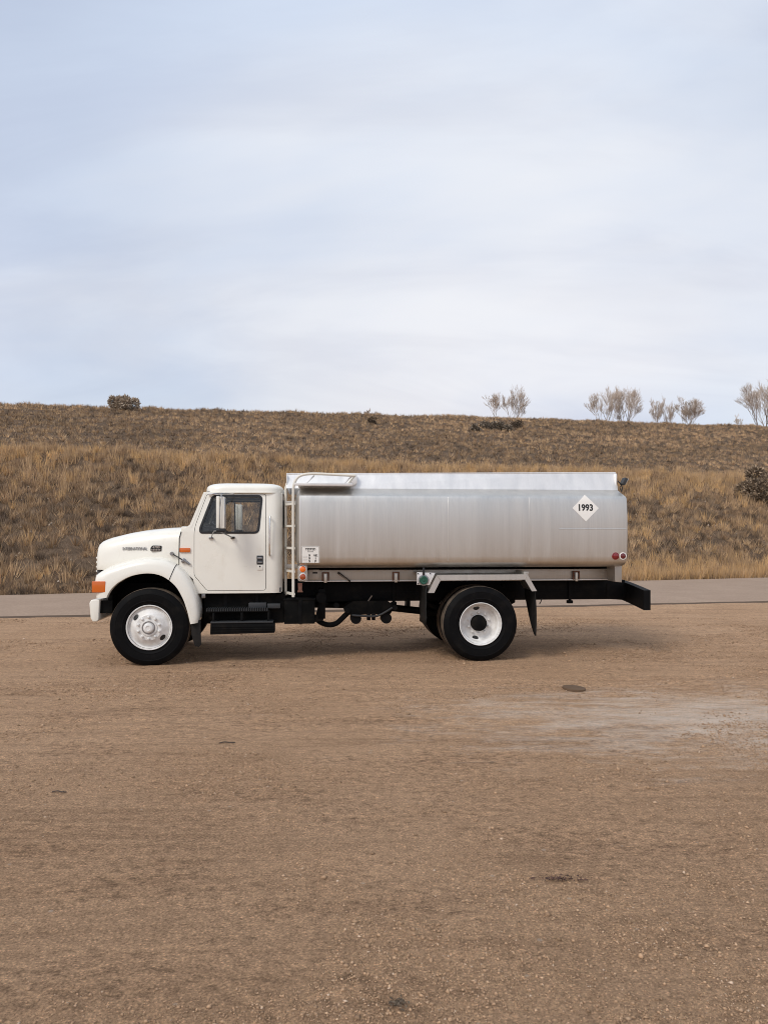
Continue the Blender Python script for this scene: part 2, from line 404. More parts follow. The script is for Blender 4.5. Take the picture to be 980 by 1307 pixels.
def b_dirt(nt, n, l, p):
    big = tex(nt, 'ShaderNodeTexNoise', .38, 6, (1, 1, 1), .6)
    mid = tex(nt, 'ShaderNodeTexNoise', 2.4, 9, (.42, 1.5, 1), .72, rot=(0, 0, -R(10)))
    fine = tex(nt, 'ShaderNodeTexNoise', 16, 10, (.8, 1.1, 1), .82)
    grain = tex(nt, 'ShaderNodeTexNoise', 90, 4, (1, 1, 1), .8)
    grit = tex(nt, 'ShaderNodeTexVoronoi', 60); grit2 = tex(nt, 'ShaderNodeTexVoronoi', 21)
    c = ramp(nt, big.outputs['Fac'], [(.3, (.450, .284, .170)), (.7, (.530, .346, .216))])
    rut = tex(nt, 'ShaderNodeTexNoise', 1.5, 8, (.13, 2.2, 1), .7, rot=(0, 0, -R(7)))
    c = mixc(nt, .5, c.outputs[0], ramp(nt, rut.outputs['Fac'], [(.34, (.62, .59, .57)), (.47, (1, 1, 1)), (.7, (1.08, 1.08, 1.08))]).outputs[0], 'MULTIPLY')
    c2 = mixc(nt, .6, c, ramp(nt, mid.outputs['Fac'], [(.28, (.55, .52, .50)), (.46, (1, 1, 1)), (.75, (1.2, 1.19, 1.18))]).outputs[0], 'MULTIPLY')
    gp = tex(nt, 'ShaderNodeTexNoise', 1.0, 7, (.6, 1.3, 1), .65)
    rough_m = ramp(nt, gp.outputs['Fac'], [(.40, (.35, .35, .35)), (.62, (1, 1, 1))])
    c3 = mixc(nt, rough_m.outputs[0], c2, mixc(nt, 1.0, c2, ramp(nt, fine.outputs['Fac'], [(.36, (.36, .34, .33)), (.5, (1, 1, 1)), (.66, (1.5, 1.47, 1.43))]).outputs[0], 'MULTIPLY'))
    c3 = mixc(nt, .75, c3, ramp(nt, grain.outputs['Fac'], [(.34, (.40, .38, .37)), (.5, (1, 1, 1)), (.68, (1.5, 1.48, 1.46))]).outputs[0], 'MULTIPLY')
    sp = ramp(nt, grit.outputs['Distance'], [(.08, (1.6, 1.56, 1.5)), (.30, (1, 1, 1)), (.62, (.70, .69, .68))])
    c4 = mixc(nt, .6, c3, sp.outputs[0], 'MULTIPLY')
    # a scatter of paler embedded stones
    vs = tex(nt, 'ShaderNodeTexVoronoi', 9); vr = n.new('ShaderNodeSeparateColor'); l.new(vs.outputs['Color'], vr.inputs[0])
    ad = n.new('ShaderNodeMath'); ad.operation = 'MULTIPLY_ADD'; l.new(vr.outputs[0], ad.inputs[0]); ad.inputs[1].default_value = .45; l.new(vs.outputs['Distance'], ad.inputs[2])
    stn = ramp(nt, ad.outputs[0], [(.10, (.6, .6, .6)), (.14, (0, 0, 0))])
    c4 = mixc(nt, stn.outputs[0], c4, (.52, .42, .33))
    # loose gravel patches, a little darker
    gm = ramp(nt, gp.outputs['Fac'], [(.52, (0, 0, 0)), (.70, (.55, .55, .55))])
    c5 = mixc(nt, gm.outputs[0], c4, mixc(nt, .8, c4, (.66, .62, .60), 'MULTIPLY'))
    # chalky pale patch of dried mud beside the truck
    tcd = n.new('ShaderNodeTexCoord'); mp = n.new('ShaderNodeMapping')
    mp.inputs['Location'].default_value = (-3.35, -7.35, 0); l.new(tcd.outputs['Object'], mp.inputs[0])
    mp2 = n.new('ShaderNodeMapping'); mp2.inputs['Scale'].default_value = (.34, .60, 1); l.new(mp.outputs[0], mp2.inputs[0])
    ln = n.new('ShaderNodeVectorMath'); ln.operation = 'LENGTH'; l.new(mp2.outputs[0], ln.inputs[0])
    pn = tex(nt, 'ShaderNodeTexNoise', 2.6, 10, (.5, 1.5, 1), .78)
    sub = n.new('ShaderNodeMath'); sub.operation = 'MULTIPLY_ADD'; l.new(pn.outputs['Fac'], sub.inputs[0]); sub.inputs[1].default_value = 4.2; l.new(ln.outputs['Value'], sub.inputs[2])
    pm = ramp(nt, mrange(nt, sub.outputs[0], 1.75, 3.1, 1, 0), [(0, (0, 0, 0)), (1, (.9, .9, .9))])
    c6 = mixc(nt, pm.outputs[0], c5, mixc(nt, .65, c4, (.82, .73, .64)))
    l.new(c6, p.inputs['Base Color'])
    nb = bump(nt, p, mid.outputs['Fac'], .6, .05)
    nb = bump(nt, p, fine.outputs['Fac'], 1.0, .03, nb)
    nb = bump(nt, p, grain.outputs['Fac'], .8, .008, nb)
    bump(nt, p, grit2.outputs['Distance'], .3, .012, nb)
M['dirt'] = mat('packed_dirt', rough=.95, spec=.15, build=b_dirt)
def b_soil(nt, n, l, p):
    t = tex(nt, 'ShaderNodeTexNoise', 1.2, 8, (1, 1, 1), .65)
    f = tex(nt, 'ShaderNodeTexNoise', 9, 8, (1, 1, 1), .7)
    c = ramp(nt, t.outputs['Fac'], [(.3, (.085, .060, .043)), (.7, (.17, .12, .083))])
    l.new(mixc(nt, .7, c.outputs[0], ramp(nt, f.outputs['Fac'], [(.3, (.5, .48, .46)), (.7, (1.35, 1.33, 1.3))]).outputs[0], 'MULTIPLY'), p.inputs['Base Color'])
    bump(nt, p, f.outputs['Fac'], .8, .08)
M['soil'] = mat('hillside_soil', rough=.95, spec=.1, build=b_soil)
def b_road(nt, n, l, p):
    t = tex(nt, 'ShaderNodeTexNoise', .7, 9, (1, 1, 1), .75); f = tex(nt, 'ShaderNodeTexNoise', 14, 8, (1, 1, 1), .85)
    c = ramp(nt, t.outputs['Fac'], [(.3, (.300, .214, .156)), (.7, (.370, .270, .200))])
    l.new(mixc(nt, .7, c.outputs[0], ramp(nt, f.outputs['Fac'], [(.3, (.6, .6, .6)), (.7, (1.3, 1.3, 1.3))]).outputs[0], 'MULTIPLY'), p.inputs['Base Color'])
    bump(nt, p, f.outputs['Fac'], .5, .01)
M['road'] = mat('dusty_asphalt', rough=.9, spec=.2, build=b_road)

X = rows([(-700, -60, 12), (-60, -16, 44), (-16, 18, 420), (18, 70, 50), (70, 700, 12)])
Yg = rows([(-700, -30, 10), (-30, 1.5, 40), (1.5, 12, 190), (12, 28, 90), (28, 60, 12)])
def gz(x, y):
    s, t = xy2st(x, y)
    return np.where(t > 23.2, -.3, lot_z(x, y))
ground = grid('ground', X, Yg, gz, M['dirt'], conv=False)
S2 = rows([(-700, -80, 12), (-80, -30, 50), (-30, 70, 330), (70, 160, 70), (160, 900, 12)])
T2 = rows([(23.4, 38, 100), (38, 74, 150), (74, 120, 30), (120, 1800, 14)])
hill = grid('hill', S2, T2, hill_z, M['soil'])

# the road: a slab with a crumbled edge a few centimetres above the dirt
Sr = rows([(-250, -30, 20), (-30, 60, 560), (60, 300, 20)])
ne = near_edge(Sr) + .10 * fbm(Sr * .9, Sr * 0, 71, 4)
fe = 23.95 + .14 * fbm(Sr * .8, Sr * 0 + 5, 73, 4)
rv = []; K = 9
for i, s in enumerate(Sr):
    prof = [(ne[i] - .03, -.03), (ne[i], .038)] + [(ne[i] + (fe[i] - ne[i]) * k / (K - 1), .054 + .03 * math.sin(math.pi * k / (K - 1))) for k in range(1, K - 1)] + [(fe[i], .05), (fe[i] + .04, -.2)]
    for t, z in prof:
        x, y = st2xy(s, t); rv.append((x, y, z))
kk = K + 2
ii = (np.arange(len(Sr) - 1)[:, None] * kk + np.arange(kk - 1)[None]).ravel()
road = fast_mesh('road', np.array(rv), np.stack([ii, ii + kk, ii + kk + 1, ii + 1], 1), M['road'], None, None, False)
road.data.materials.append(mat('broken_asphalt_edge', (.13, .10, .08), .95, spec=.1))
road.data.polygons.foreach_set('material_index', [1 if k % (kk - 1) == 0 else 0 for k in range(len(road.data.polygons))])
smooth(road.data, 40); tag(road, kind='structure')

# ------------------------------------------------------------------ vegetation
def b_plant(nt, n, l, p):
    a = n.new('ShaderNodeAttribute'); a.attribute_name = 'tint'
    l.new(a.outputs['Color'], p.inputs['Base Color'])
M['plant'] = mat('dry_plant', rough=.8, spec=.15, build=b_plant)
GOLD = np.array((.62, .400, .195)); TAN = np.array((.53, .362, .212)); BROWN = np.array((.39, .260, .155)); GREY = np.array((.30, .218, .148)); DARK = np.array((.14, .100, .072))
def tufts(px, py, pz, L, spread, base, K, width, vary=.13, rad=.3):
    """fanning clumps of blades: L blade length, spread the largest tilt, one value per clump"""
    n = len(px); Mn = n * K
    rep = lambda a: np.repeat(np.asarray(a, float), K, axis=0)
    az = rng.uniform(0, 2 * np.pi, Mn); q = rng.uniform(0, 1, Mn)
    Lb = rep(L) * rng.uniform(.55, 1.1, Mn); th = rep(spread) * q ** .7
    r0 = rep(L) * rad * q
    bx = rep(px) + r0 * np.cos(az); by = rep(py) + r0 * np.sin(az); bz = rep(pz) - .05
    tx = bx + Lb * np.sin(th) * np.cos(az); ty = by + Lb * np.sin(th) * np.sin(az); tz = bz + .05 + Lb * np.cos(th)
    tx += Lb * rng.normal(0, .10, Mn); ty += Lb * rng.normal(0, .10, Mn)
    fa = rng.uniform(0, np.pi, Mn); w = rep(width) * rng.uniform(.6, 1.3, Mn)
    wx = np.cos(fa) * w / 2; wy = np.sin(fa) * w / 2
    v = np.empty((Mn, 3, 3)); v[:, 0] = np.stack([bx - wx, by - wy, bz], 1); v[:, 1] = np.stack([bx + wx, by + wy, bz], 1); v[:, 2] = np.stack([tx, ty, tz], 1)
    c = rep(base) * (1 + rng.normal(0, vary, (Mn, 1))).clip(.5, 1.5)
    return v.reshape(-1, 3), np.repeat(c, 3, axis=0)
def lattice(step, s0, s1, t0, t1, jit=.42):
    """evenly spread clumps: a jittered lattice, as bunch grass spaces itself"""
    S, T = np.meshgrid(np.arange(s0, s1, step), np.arange(t0, t1, step))
    S = S + (np.arange(S.shape[0]) % 2)[:, None] * step * .5
    s = S.ravel() + rng.uniform(-jit, jit, S.size) * step; t = T.ravel() + rng.uniform(-jit, jit, S.size) * step
    x, y = st2xy(s, t); k = np.abs(x) < .66 * y + 7
    return s[k], t[k], x[k], y[k]
def scatter(n, s0, s1, t0, t1):
    s = rng.uniform(s0, s1, n); t = rng.uniform(t0, t1, n); x, y = st2xy(s, t)
    k = np.abs(x) < .66 * y + 7
    return s[k], t[k], x[k], y[k]
def pick(cols, probs_u, u):
    cols = np.array(cols); idx = np.searchsorted(np.cumsum(probs_u), u); return cols[np.clip(idx, 0, len(cols) - 1)]
def stuff(name, parts, label):
    v = np.concatenate([a for a, b in parts]); c = np.concatenate([b for a, b in parts])
    o = fast_mesh(name, v, np.arange(len(v)).reshape(-1, 3), M['plant'], None, c)
    return tag(o, label, 'grass', kind='stuff')
# grass on the bank above the road
parts = []
s, t, x, y = lattice(.30, -34, 62, 24.15, 38.5)
patch = fbm(s * .30, t * .38, 101, 3); patch2 = fbm(s * 1.0, t * 1.2, 103, 3)
high = sstep(26.5, 34, t)
gold = patch * .6 + .8 * patch2 + 0.55 * high - .27 + rng.normal(0, .24, len(s))
right = sstep(2, 12, s) * np.clip(1.6 - (t - 24) / 1.2, 0, 1)
isg = (gold > .10) | (rng.uniform(0, 1, len(s)) < right)
z = hill_z(s, t); u1 = rng.uniform(0, 1, len(s)); n = len(s)
cg = pick([GOLD, TAN, BROWN], (.32, .40, .28), rng.uniform(0, 1, n)) * rng.uniform(.8, 1.15, (n, 1))
cb = pick([TAN, BROWN, GREY, DARK], (.24, .36, .24, .16), rng.uniform(0, 1, n)) * rng.uniform(.70, 1.2, (n, 1))
g = isg & (u1 < .86); k = g.sum()
parts.append(tufts(x[g], y[g], z[g], rng.uniform(.30, .66, k), rng.uniform(.30, .70, k), cg[g], 34, .022 * np.ones(k), .13, .25))
b = (~isg) & (u1 < .94) & (patch2 > -.40); k = b.sum()
parts.append(tufts(x[b], y[b], z[b], rng.uniform(.24, .46, k), rng.uniform(.75, 1.2, k), cb[b], 44, .023 * np.ones(k), .15, .32))
# small sparse undergrowth between the clumps
s, t, x, y = lattice(.36, -34, 62, 24.1, 38.0, .5); z = hill_z(s, t); n = len(s)
parts.append(tufts(x, y, z, rng.uniform(.10, .22, n), rng.uniform(.6, 1.2, n), pick([BROWN, GREY, DARK], (.4, .35, .25), rng.uniform(0, 1, n)), 12, .022 * np.ones(n), .2, .8))
# fringe of tall grass along the brow and along the road edge
n = 1500; s = rng.uniform(-34, 62, n); t = 35.6 + rng.normal(0, .6, n); x, y = st2xy(s, t); z = hill_z(s, t)
parts.append(tufts(x, y, z, rng.uniform(.20, .48, n), rng.uniform(.2, .6, n), pick([GOLD, TAN], (.5, .5), rng.uniform(0, 1, n)), 22, .022 * np.ones(n)))
n = 2400; s = rng.uniform(-16, 34, n); t = 24.12 + np.abs(rng.normal(0, .5, n)); x, y = st2xy(s, t); z = hill_z(s, t)
rt = sstep(0, 12, s); cc = pick([GOLD, TAN, TAN], (.5, .3, .2), rng.uniform(0, 1, n)) * rt[:, None] + (1 - rt)[:, None] * pick([TAN, BROWN, GREY], (.3, .5, .2), rng.uniform(0, 1, n))
parts.append(tufts(x, y, z, rng.uniform(.22, .50, n) * (.5 + .6 * rt), rng.uniform(.25, .6, n), cc, 26, .017 * np.ones(n)))
stuff('dry_grass', parts, 'dry golden and brown bunch grass covering the bank above the road')
# low sage and grass on the far slope
parts = []
s, t, x, y = lattice(.43, -60, 130, 38.5, 76)
p1 = fbm(s * .12, t * .2, 111, 3); p2 = fbm(s * .5, t * .9, 113, 2); n = len(s)
k = rng.uniform(0, 1, n) < .90; s, t, x, y, p1, p2 = [a[k] for a in (s, t, x, y, p1, p2)]
z = hill_z(s, t); n = len(s)
cc = pick([TAN, BROWN, GREY, DARK], (.30, .36, .26, .08), rng.uniform(0, 1, n)) * (1 + .4 * p1 + .3 * p2)[:, None].clip(.7, 1.3) * rng.uniform(.8, 1.2, (n, 1))
parts.append(tufts(x, y, z, rng.uniform(.20, .38, n), rng.uniform(.8, 1.3, n), cc, 20, .042 * np.ones(n), .12, .35))
stuff('low_scrub', parts, 'low grey brown scrub and grass covering the far slope')

def leafy(name, parent, cx, cy, cz, rx, ry, rz, n, size, cols, lob=7, seed=1, upw=.3):
    r2 = np.random.default_rng(seed)
    lobes = r2.normal(0, .45, (lob, 3)); lobes[:, 2] = np.abs(lobes[:, 2]) * .9
    lr = r2.uniform(.35, .62, lob)
    li = r2.integers(0, lob, n); d = r2.normal(0, 1, (n, 3)); d /= np.linalg.norm(d, axis=1)[:, None]
    pnt = lobes[li] + d * (lr[li] * r2.uniform(.35, 1, n) ** .5)[:, None]
    pnt[:, 2] = np.maximum(pnt[:, 2], -.25 + r2.uniform(0, .2, n))
    ctr = np.array((cx, cy, cz)) + pnt * np.array((rx, ry, rz))
    a = d + r2.normal(0, .6, (n, 3)); a[:, 2] += upw; a /= np.linalg.norm(a, axis=1)[:, None]
    b_ = np.cross(a, r2.normal(0, 1, (n, 3))); b_ /= np.linalg.norm(b_, axis=1)[:, None]
    sz = size * r2.uniform(.5, 1.3, n)[:, None]
    v = np.stack([ctr - b_ * sz * .35, ctr + b_ * sz * .35, ctr + a * sz * 1.2], 1).reshape(-1, 3)
    c = np.array(cols)[r2.integers(0, len(cols), n)] * r2.uniform(.7, 1.3, (n, 1))
    return fast_mesh(name, v, np.arange(3 * n).reshape(-1, 3), M['plant'], parent, np.repeat(c, 3, axis=0))
def b_bark(nt, n, l, p):
    t = tex(nt, 'ShaderNodeTexNoise', 6, 5)
    l.new(ramp(nt, t.outputs['Fac'], [(.3, (.15, .115, .09)), (.7, (.27, .22, .18))]).outputs[0], p.inputs['Base Color'])
M['bark'] = mat('grey_bark', rough=.9, spec=.1, build=b_bark)
def b_twig(nt, n, l, p):
    t = tex(nt, 'ShaderNodeTexNoise', 1.5, 5)
    l.new(ramp(nt, t.outputs['Fac'], [(.3, (.42, .335, .275)), (.7, (.55, .45, .375))]).outputs[0], p.inputs['Base Color'])
M['twig'] = mat('bare_twig', rough=.9, spec=.1, build=b_twig)
def at(px, t):
    k = (px - 490) / 981.0; Y = t / (NV[1] + NV[0] * k); Xx = k * Y
    return Xx, Y
def bush(name, px, t, rx, rz, n, size, cols, label, cat, seed, sink=.1, group=None, stems=14, lob=8):
    x, y = at(px, t); s_, t_ = xy2st(x, y); z = float(hill_z(s_, t_))
    root = empty(name, (x, y, z - sink)); tag(root, label, cat, group)
    leafy('foliage', root, 0, 0, rz * .35, rx, rx, rz, n, size, cols, lob, seed)
    bm = bmesh.new(); r2 = random.Random(seed)
    for k in range(stems):
        a = r2.uniform(0, 6.28); q = r2.uniform(.3, .9)
        addtube(bm, [(0.05 * math.cos(a), .05 * math.sin(a), -.1), (.35 * rx * math.cos(a) * q, .35 * rx * math.sin(a) * q, rz * .35), (.8 * rx * math.cos(a) * q, .8 * rx * math.sin(a) * q, rz * r2.uniform(.6, 1.1))], [.03 * rx, .022 * rx, .008 * rx], 4, False)
    from_bm('stem', bm, M['bark'], root)
    return root
SAGE = [(.42, .345, .265), (.52, .43, .335), (.28, .225, .17), (.58, .47, .37)]
DSAGE = [(.17, .14, .11), (.24, .195, .15), (.31, .25, .19), (.11, .09, .07)]
GSHR = [(.36, .23, .11), (.28, .19, .10), (.22, .15, .085)]
bush('sagebrush', 155, 67.6, .72, 1.05, 6000, .16, SAGE, 'lone round sagebrush standing out on the skyline of the far slope', 'bush', 3)
for i, (px, t, r) in enumerate(((607, 58.2, .42), (621, 60.3, .50), (633, 60.6, .55), (647, 60.2, .50))):
    bush('sagebrush', px, t, r, .62 * r + .25, 900, .15, DSAGE, 'small dark sagebrush sitting lower and apart from the dark row of three' if i == 0 else 'dark sagebrush in the row of three below the slim bare trees', 'bush', 20 + i, group='dark sagebrush clump')
bush('sagebrush', 661, 61.0, .6, .6, 700, .12, [(.13, .095, .07), (.09, .07, .05)], 'brown low shrub just beside the dark sagebrush clump', 'bush', 31)
bush('sagebrush', 474, 63.0, .4, .5, 500, .12, [(.12, .09, .06), (.09, .065, .05)], 'single small brown shrub on the far slope above the tank', 'bush', 32)
bush('golden_shrub', 690, 40.0, .62, .62, 1200, .11, GSHR, 'rounded golden rabbitbrush behind the brow of the grassy bank', 'bush', 41)
bush('golden_shrub', 672, 40.5, .40, .40, 600, .10, GSHR, 'smaller golden shrub beside the rounded golden rabbitbrush', 'bush', 42)
bush('golden_shrub', 804, 40.2, .85, .46, 1300, .11, [(.27, .175, .09), (.22, .14, .075), (.33, .21, .10)], 'wide low orange brown shrub behind the brow near the tank light', 'bush', 43)
bush('juniper_bush', 978, 32.0, 1.25, 1.3, 9000, .14, [(.20, .150, .105), (.30, .225, .155), (.12, .090, .065), (.40, .295, .20)], 'big round dark bush growing on the grassy bank', 'bush', 51, stems=26, lob=10)

def tree(px, top_py, wpx, t, label, seed, stems=1, group='bare trees behind the ridge'):
    r2 = random.Random(seed); x, y = at(px, t); s_, t_ = xy2st(x, y); z = float(hill_z(s_, t_))
    H = CAM_H + (682 - top_py) / 981 * y - z; Wd = wpx / 981 * y
    root = empty('bare_tree', (x, y, z - .1)); tag(root, label, 'tree', group)
    bt = bmesh.new(); bc = bmesh.new()
    def grow(p, d, ln, r, lev):
        if lev >= (7 if wpx > 18 else 6): return
        e = p + d * ln
        if lev < 4:
            mid = p + d * ln * .5 + Vector((r2.gauss(0, .05), r2.gauss(0, .05), 0)) * ln
            addtube(bt if lev < 2 else bc, [p, mid, e], [r, r * .85, r * .68], 5 if lev < 2 else 3, False)
        else:
            addtube(bc, [p, e], [r, r * .7], 3, False)
        for k in range(3):
            sp = .50 if k else .18
            axv = Vector((r2.gauss(0, 1), r2.gauss(0, 1), r2.gauss(0, .4)))
            nd = (d + axv.normalized() * sp * r2.uniform(.6, 1.3) + Vector((0, 0, .17))).normalized()
            st_ = e if k == 0 else p + d * ln * r2.uniform(.15 if lev < 2 else .40, 1.0)
            grow(st_, nd, ln * r2.uniform(.66, .84), max(r * .58, .0072), lev + 1)
    for k in range(stems):
        a = 2 * math.pi * k / stems + r2.uniform(0, 1); sp = .0 if stems == 1 else .26
        d0 = Vector((math.cos(a) * sp, math.sin(a) * sp, 1)).normalized()
        grow(Vector((.15 * math.cos(a) * (stems > 1), .15 * math.sin(a) * (stems > 1), 0)), d0, H * .26, (.0095 if wpx > 32 else .009) * H / (1 if stems == 1 else 1.3), 0)
    # fit the crown to its height and spread
    allv = [v for b_ in (bt, bc) for v in b_.verts]
    hz = sorted(v.co.z for v in allv)[int(len(allv) * .97)]
    hx = sorted(abs(v.co.x) for v in allv)[int(len(allv) * .96)]
    for v in allv:
        v.co.z *= H / hz; q = (Wd / 2) / hx; v.co.x *= q; v.co.y *= q
    from_bm('trunk', bt, M['bark'], root); from_bm('crown', bc, M['twig'], root)
    return root
tree(632, 503, 20, 76, 'slim leafless tree behind the ridge beside a wider one', 5)
tree(655, 500, 30, 77, 'wider multi stem leafless tree behind the ridge next to a slim one', 8, 3)
tree(771, 498, 40, 77, 'tall leafless tree merging with an equally tall neighbour behind the ridge', 13, 3, 'pair of tall bare trees')
tree(798, 498, 42, 78, 'tall leafless tree merging with an equally tall neighbour behind the ridge', 15, 3, 'pair of tall bare trees')
tree(835, 512, 22, 76, 'short leafless tree at the start of the low row behind the ridge', 17, 2)
tree(853, 512, 20, 77, 'slender short leafless tree in the middle of the low row behind the ridge', 19, 2)
tree(879, 511, 34, 76, 'fan shaped short leafless tree at the end of the low row', 23, 3)
tree(975, 490, 52, 76, 'largest leafless tree behind the ridge, with dense branching crown', 29, 3)
tree(941, 529, 10, 75, 'tiny sapling behind the ridge near the largest bare tree', 33, 1)
for i, (px, py) in enumerate(((455, 526), (467, 523), (480, 525))):
    tree(px, py, 13, 76, 'faint bare sapling top showing over the middle of the ridge', 40 + i, 1, 'sapling tops over the ridge')

# pebbles and gravel lying on the dirt lot
def pebbles():
    n = 330000
    d = 2.2 + 14 * rng.uniform(0, 1, n) ** 1.35; lat = rng.uniform(-.62, .62, n) * d
    x, y = lat, d; s, t = xy2st(x, y)
    cl = fbm(x * .9, y * .9, 201, 3) + .4 * fbm(x * 3, y * 3, 203, 2)
    k = (cl + rng.normal(0, .14, n) > .15) & (t < near_edge(s) - .1)
    x, y = x[k], y[k]; n = len(x)
    r = .0036 * np.exp(rng.normal(0, .45, n)) * (.7 + .09 * y); r = np.minimum(r, .03)
    z = lot_z(x, y)
    base = np.array([(1, 0, 0), (-1, 0, 0), (0, 1, 0), (0, -1, 0), (0, 0, 1), (0, 0, -1)], float)
    f = np.array([(0, 2, 4), (2, 1, 4), (1, 3, 4), (3, 0, 4), (2, 0, 5), (1, 2, 5), (3, 1, 5), (0, 3, 5)])
    v = base[None] * (r[:, None, None] * rng.uniform(.6, 1.3, (n, 6, 1))) * np.stack([rng.uniform(.8, 1.5, n), rng.uniform(.7, 1.2, n), rng.uniform(.45, .8, n)], 1)[:, None, :]
    a = rng.uniform(0, 6.28, n); ca, sa = np.cos(a)[:, None], np.sin(a)[:, None]
    vx = v[..., 0] * ca - v[..., 1] * sa; vy = v[..., 0] * sa + v[..., 1] * ca
    v = np.stack([vx + x[:, None], vy + y[:, None], v[..., 2] + (z + r * .22)[:, None]], 2).reshape(-1, 3)
    tri = (f[None] + 6 * np.arange(n)[:, None, None]).reshape(-1, 3)
    c = np.array([(.41, .265, .162), (.30, .195, .12), (.46, .31, .20), (.54, .40, .29)])[np.searchsorted(np.cumsum((.48, .38, .115)), rng.uniform(0, 1, n))] * rng.uniform(.75, 1.25, (n, 1))
    o = fast_mesh('gravel', v, tri, M['plant'], None, np.repeat(c, 6, axis=0))
    tag(o, 'loose gravel scattered over the packed dirt lot', 'gravel', kind='stuff')
pebbles()
# pale stones on the bank
def bankstones():
    n = 420; s, t, x, y = scatter(n, -20, 45, 24.5, 35); z = hill_z(s, t); n = len(s)
    base = np.array([(1, 0, 0), (-1, 0, 0), (0, 1, 0), (0, -1, 0), (0, 0, 1), (0, 0, -1)], float)
    f = np.array([(0, 2, 4), (2, 1, 4), (1, 3, 4), (3, 0, 4), (2, 0, 5), (1, 2, 5), (3, 1, 5), (0, 3, 5)])
    r = rng.uniform(.025, .055, n)
    v = (base[None] * r[:, None, None] * rng.uniform(.6, 1.3, (n, 6, 1)) + np.stack([x, y, z + .10], 1)[:, None, :]).reshape(-1, 3)
    c = np.array((.40, .32, .25)) * rng.uniform(.6, 1.2, (n, 1))
    tag(fast_mesh('bank_stones', v, (f[None] + 6 * np.arange(n)[:, None, None]).reshape(-1, 3), M['plant'], None, np.repeat(c, 6, axis=0)), 'small pale stones lying between the grass tufts on the bank', 'stones', kind='stuff')
bankstones()

#TRUCK
M['lid'] = mat('rusty_lid', rough=.8, build=lambda nt, n, l, p: b_dusty(nt, n, l, p, (.10, .058, .030), (.15, .09, .05), .4, .7, .5))
M['darktwig'] = mat('dark_wood', (.08, .058, .045), .85)
# ------------------------------------------------------------------ the tanker truck
# local frame: x runs rearward from the front axle, y away from the near side, z up
W = 2.40
truck = empty('tanker_truck', (-3.135, 10.25, 0.0), R(5.7))
tag(truck, 'white and aluminium fuel tanker truck parked side on across the dirt lot', 'truck')
def fy(y, side): return y if side == 0 else W - y

# ---- cab shell
def side_w(x, z):
    w = .20 + .012 * ((z - 1.4) / .5) ** 2 if z < 1.8 else .2077 + .14 * (z - 1.8)
    if x > 1.60:
        q = min(.155, x - 1.60); w += .16 - math.sqrt(.16 ** 2 - q * q)
    return w
zc = [1.0, 1.15, 1.3, 1.5, 1.7, 1.8, 1.9, 2.1, 2.25]; xc = [1.60, 1.64, 1.67, 1.70, 1.725, 1.74]
cab_outer = [(.395, 1.80), (.47, 1.865), (.515, 1.90), (.69, 2.345), (1.752, 2.345), (1.755, .99), (1.74, .95), (.60, .95), (.55, 1.15), (.365, 1.33), (.37, 1.71)]
door_poly = rounded([(.735, 2.315), (.585, 1.885), (.57, 1.79), (.57, 1.20), (.74, .992), (1.53, .992), (1.53, 2.315)], .03, 3)
def grow(poly, d):
    c = Vector((sum(p[0] for p in poly) / len(poly), sum(p[1] for p in poly) / len(poly))); out = []; k = len(poly)
    for i in range(k):
        a = Vector(poly[i - 1]); b = Vector(poly[(i + 1) % k]); t_ = (b - a).normalized(); nrm = Vector((t_.y, -t_.x)); p = Vector(poly[i])
        if nrm.dot(p - c) < 0: nrm = -nrm
        out.append(tuple(p + nrm * d))
    return out
win_poly = rounded([(.815, 2.285), (1.47, 2.285), (1.425, 1.79), (.655, 1.79), (.655, 1.845)], .05, 4)
cab = None
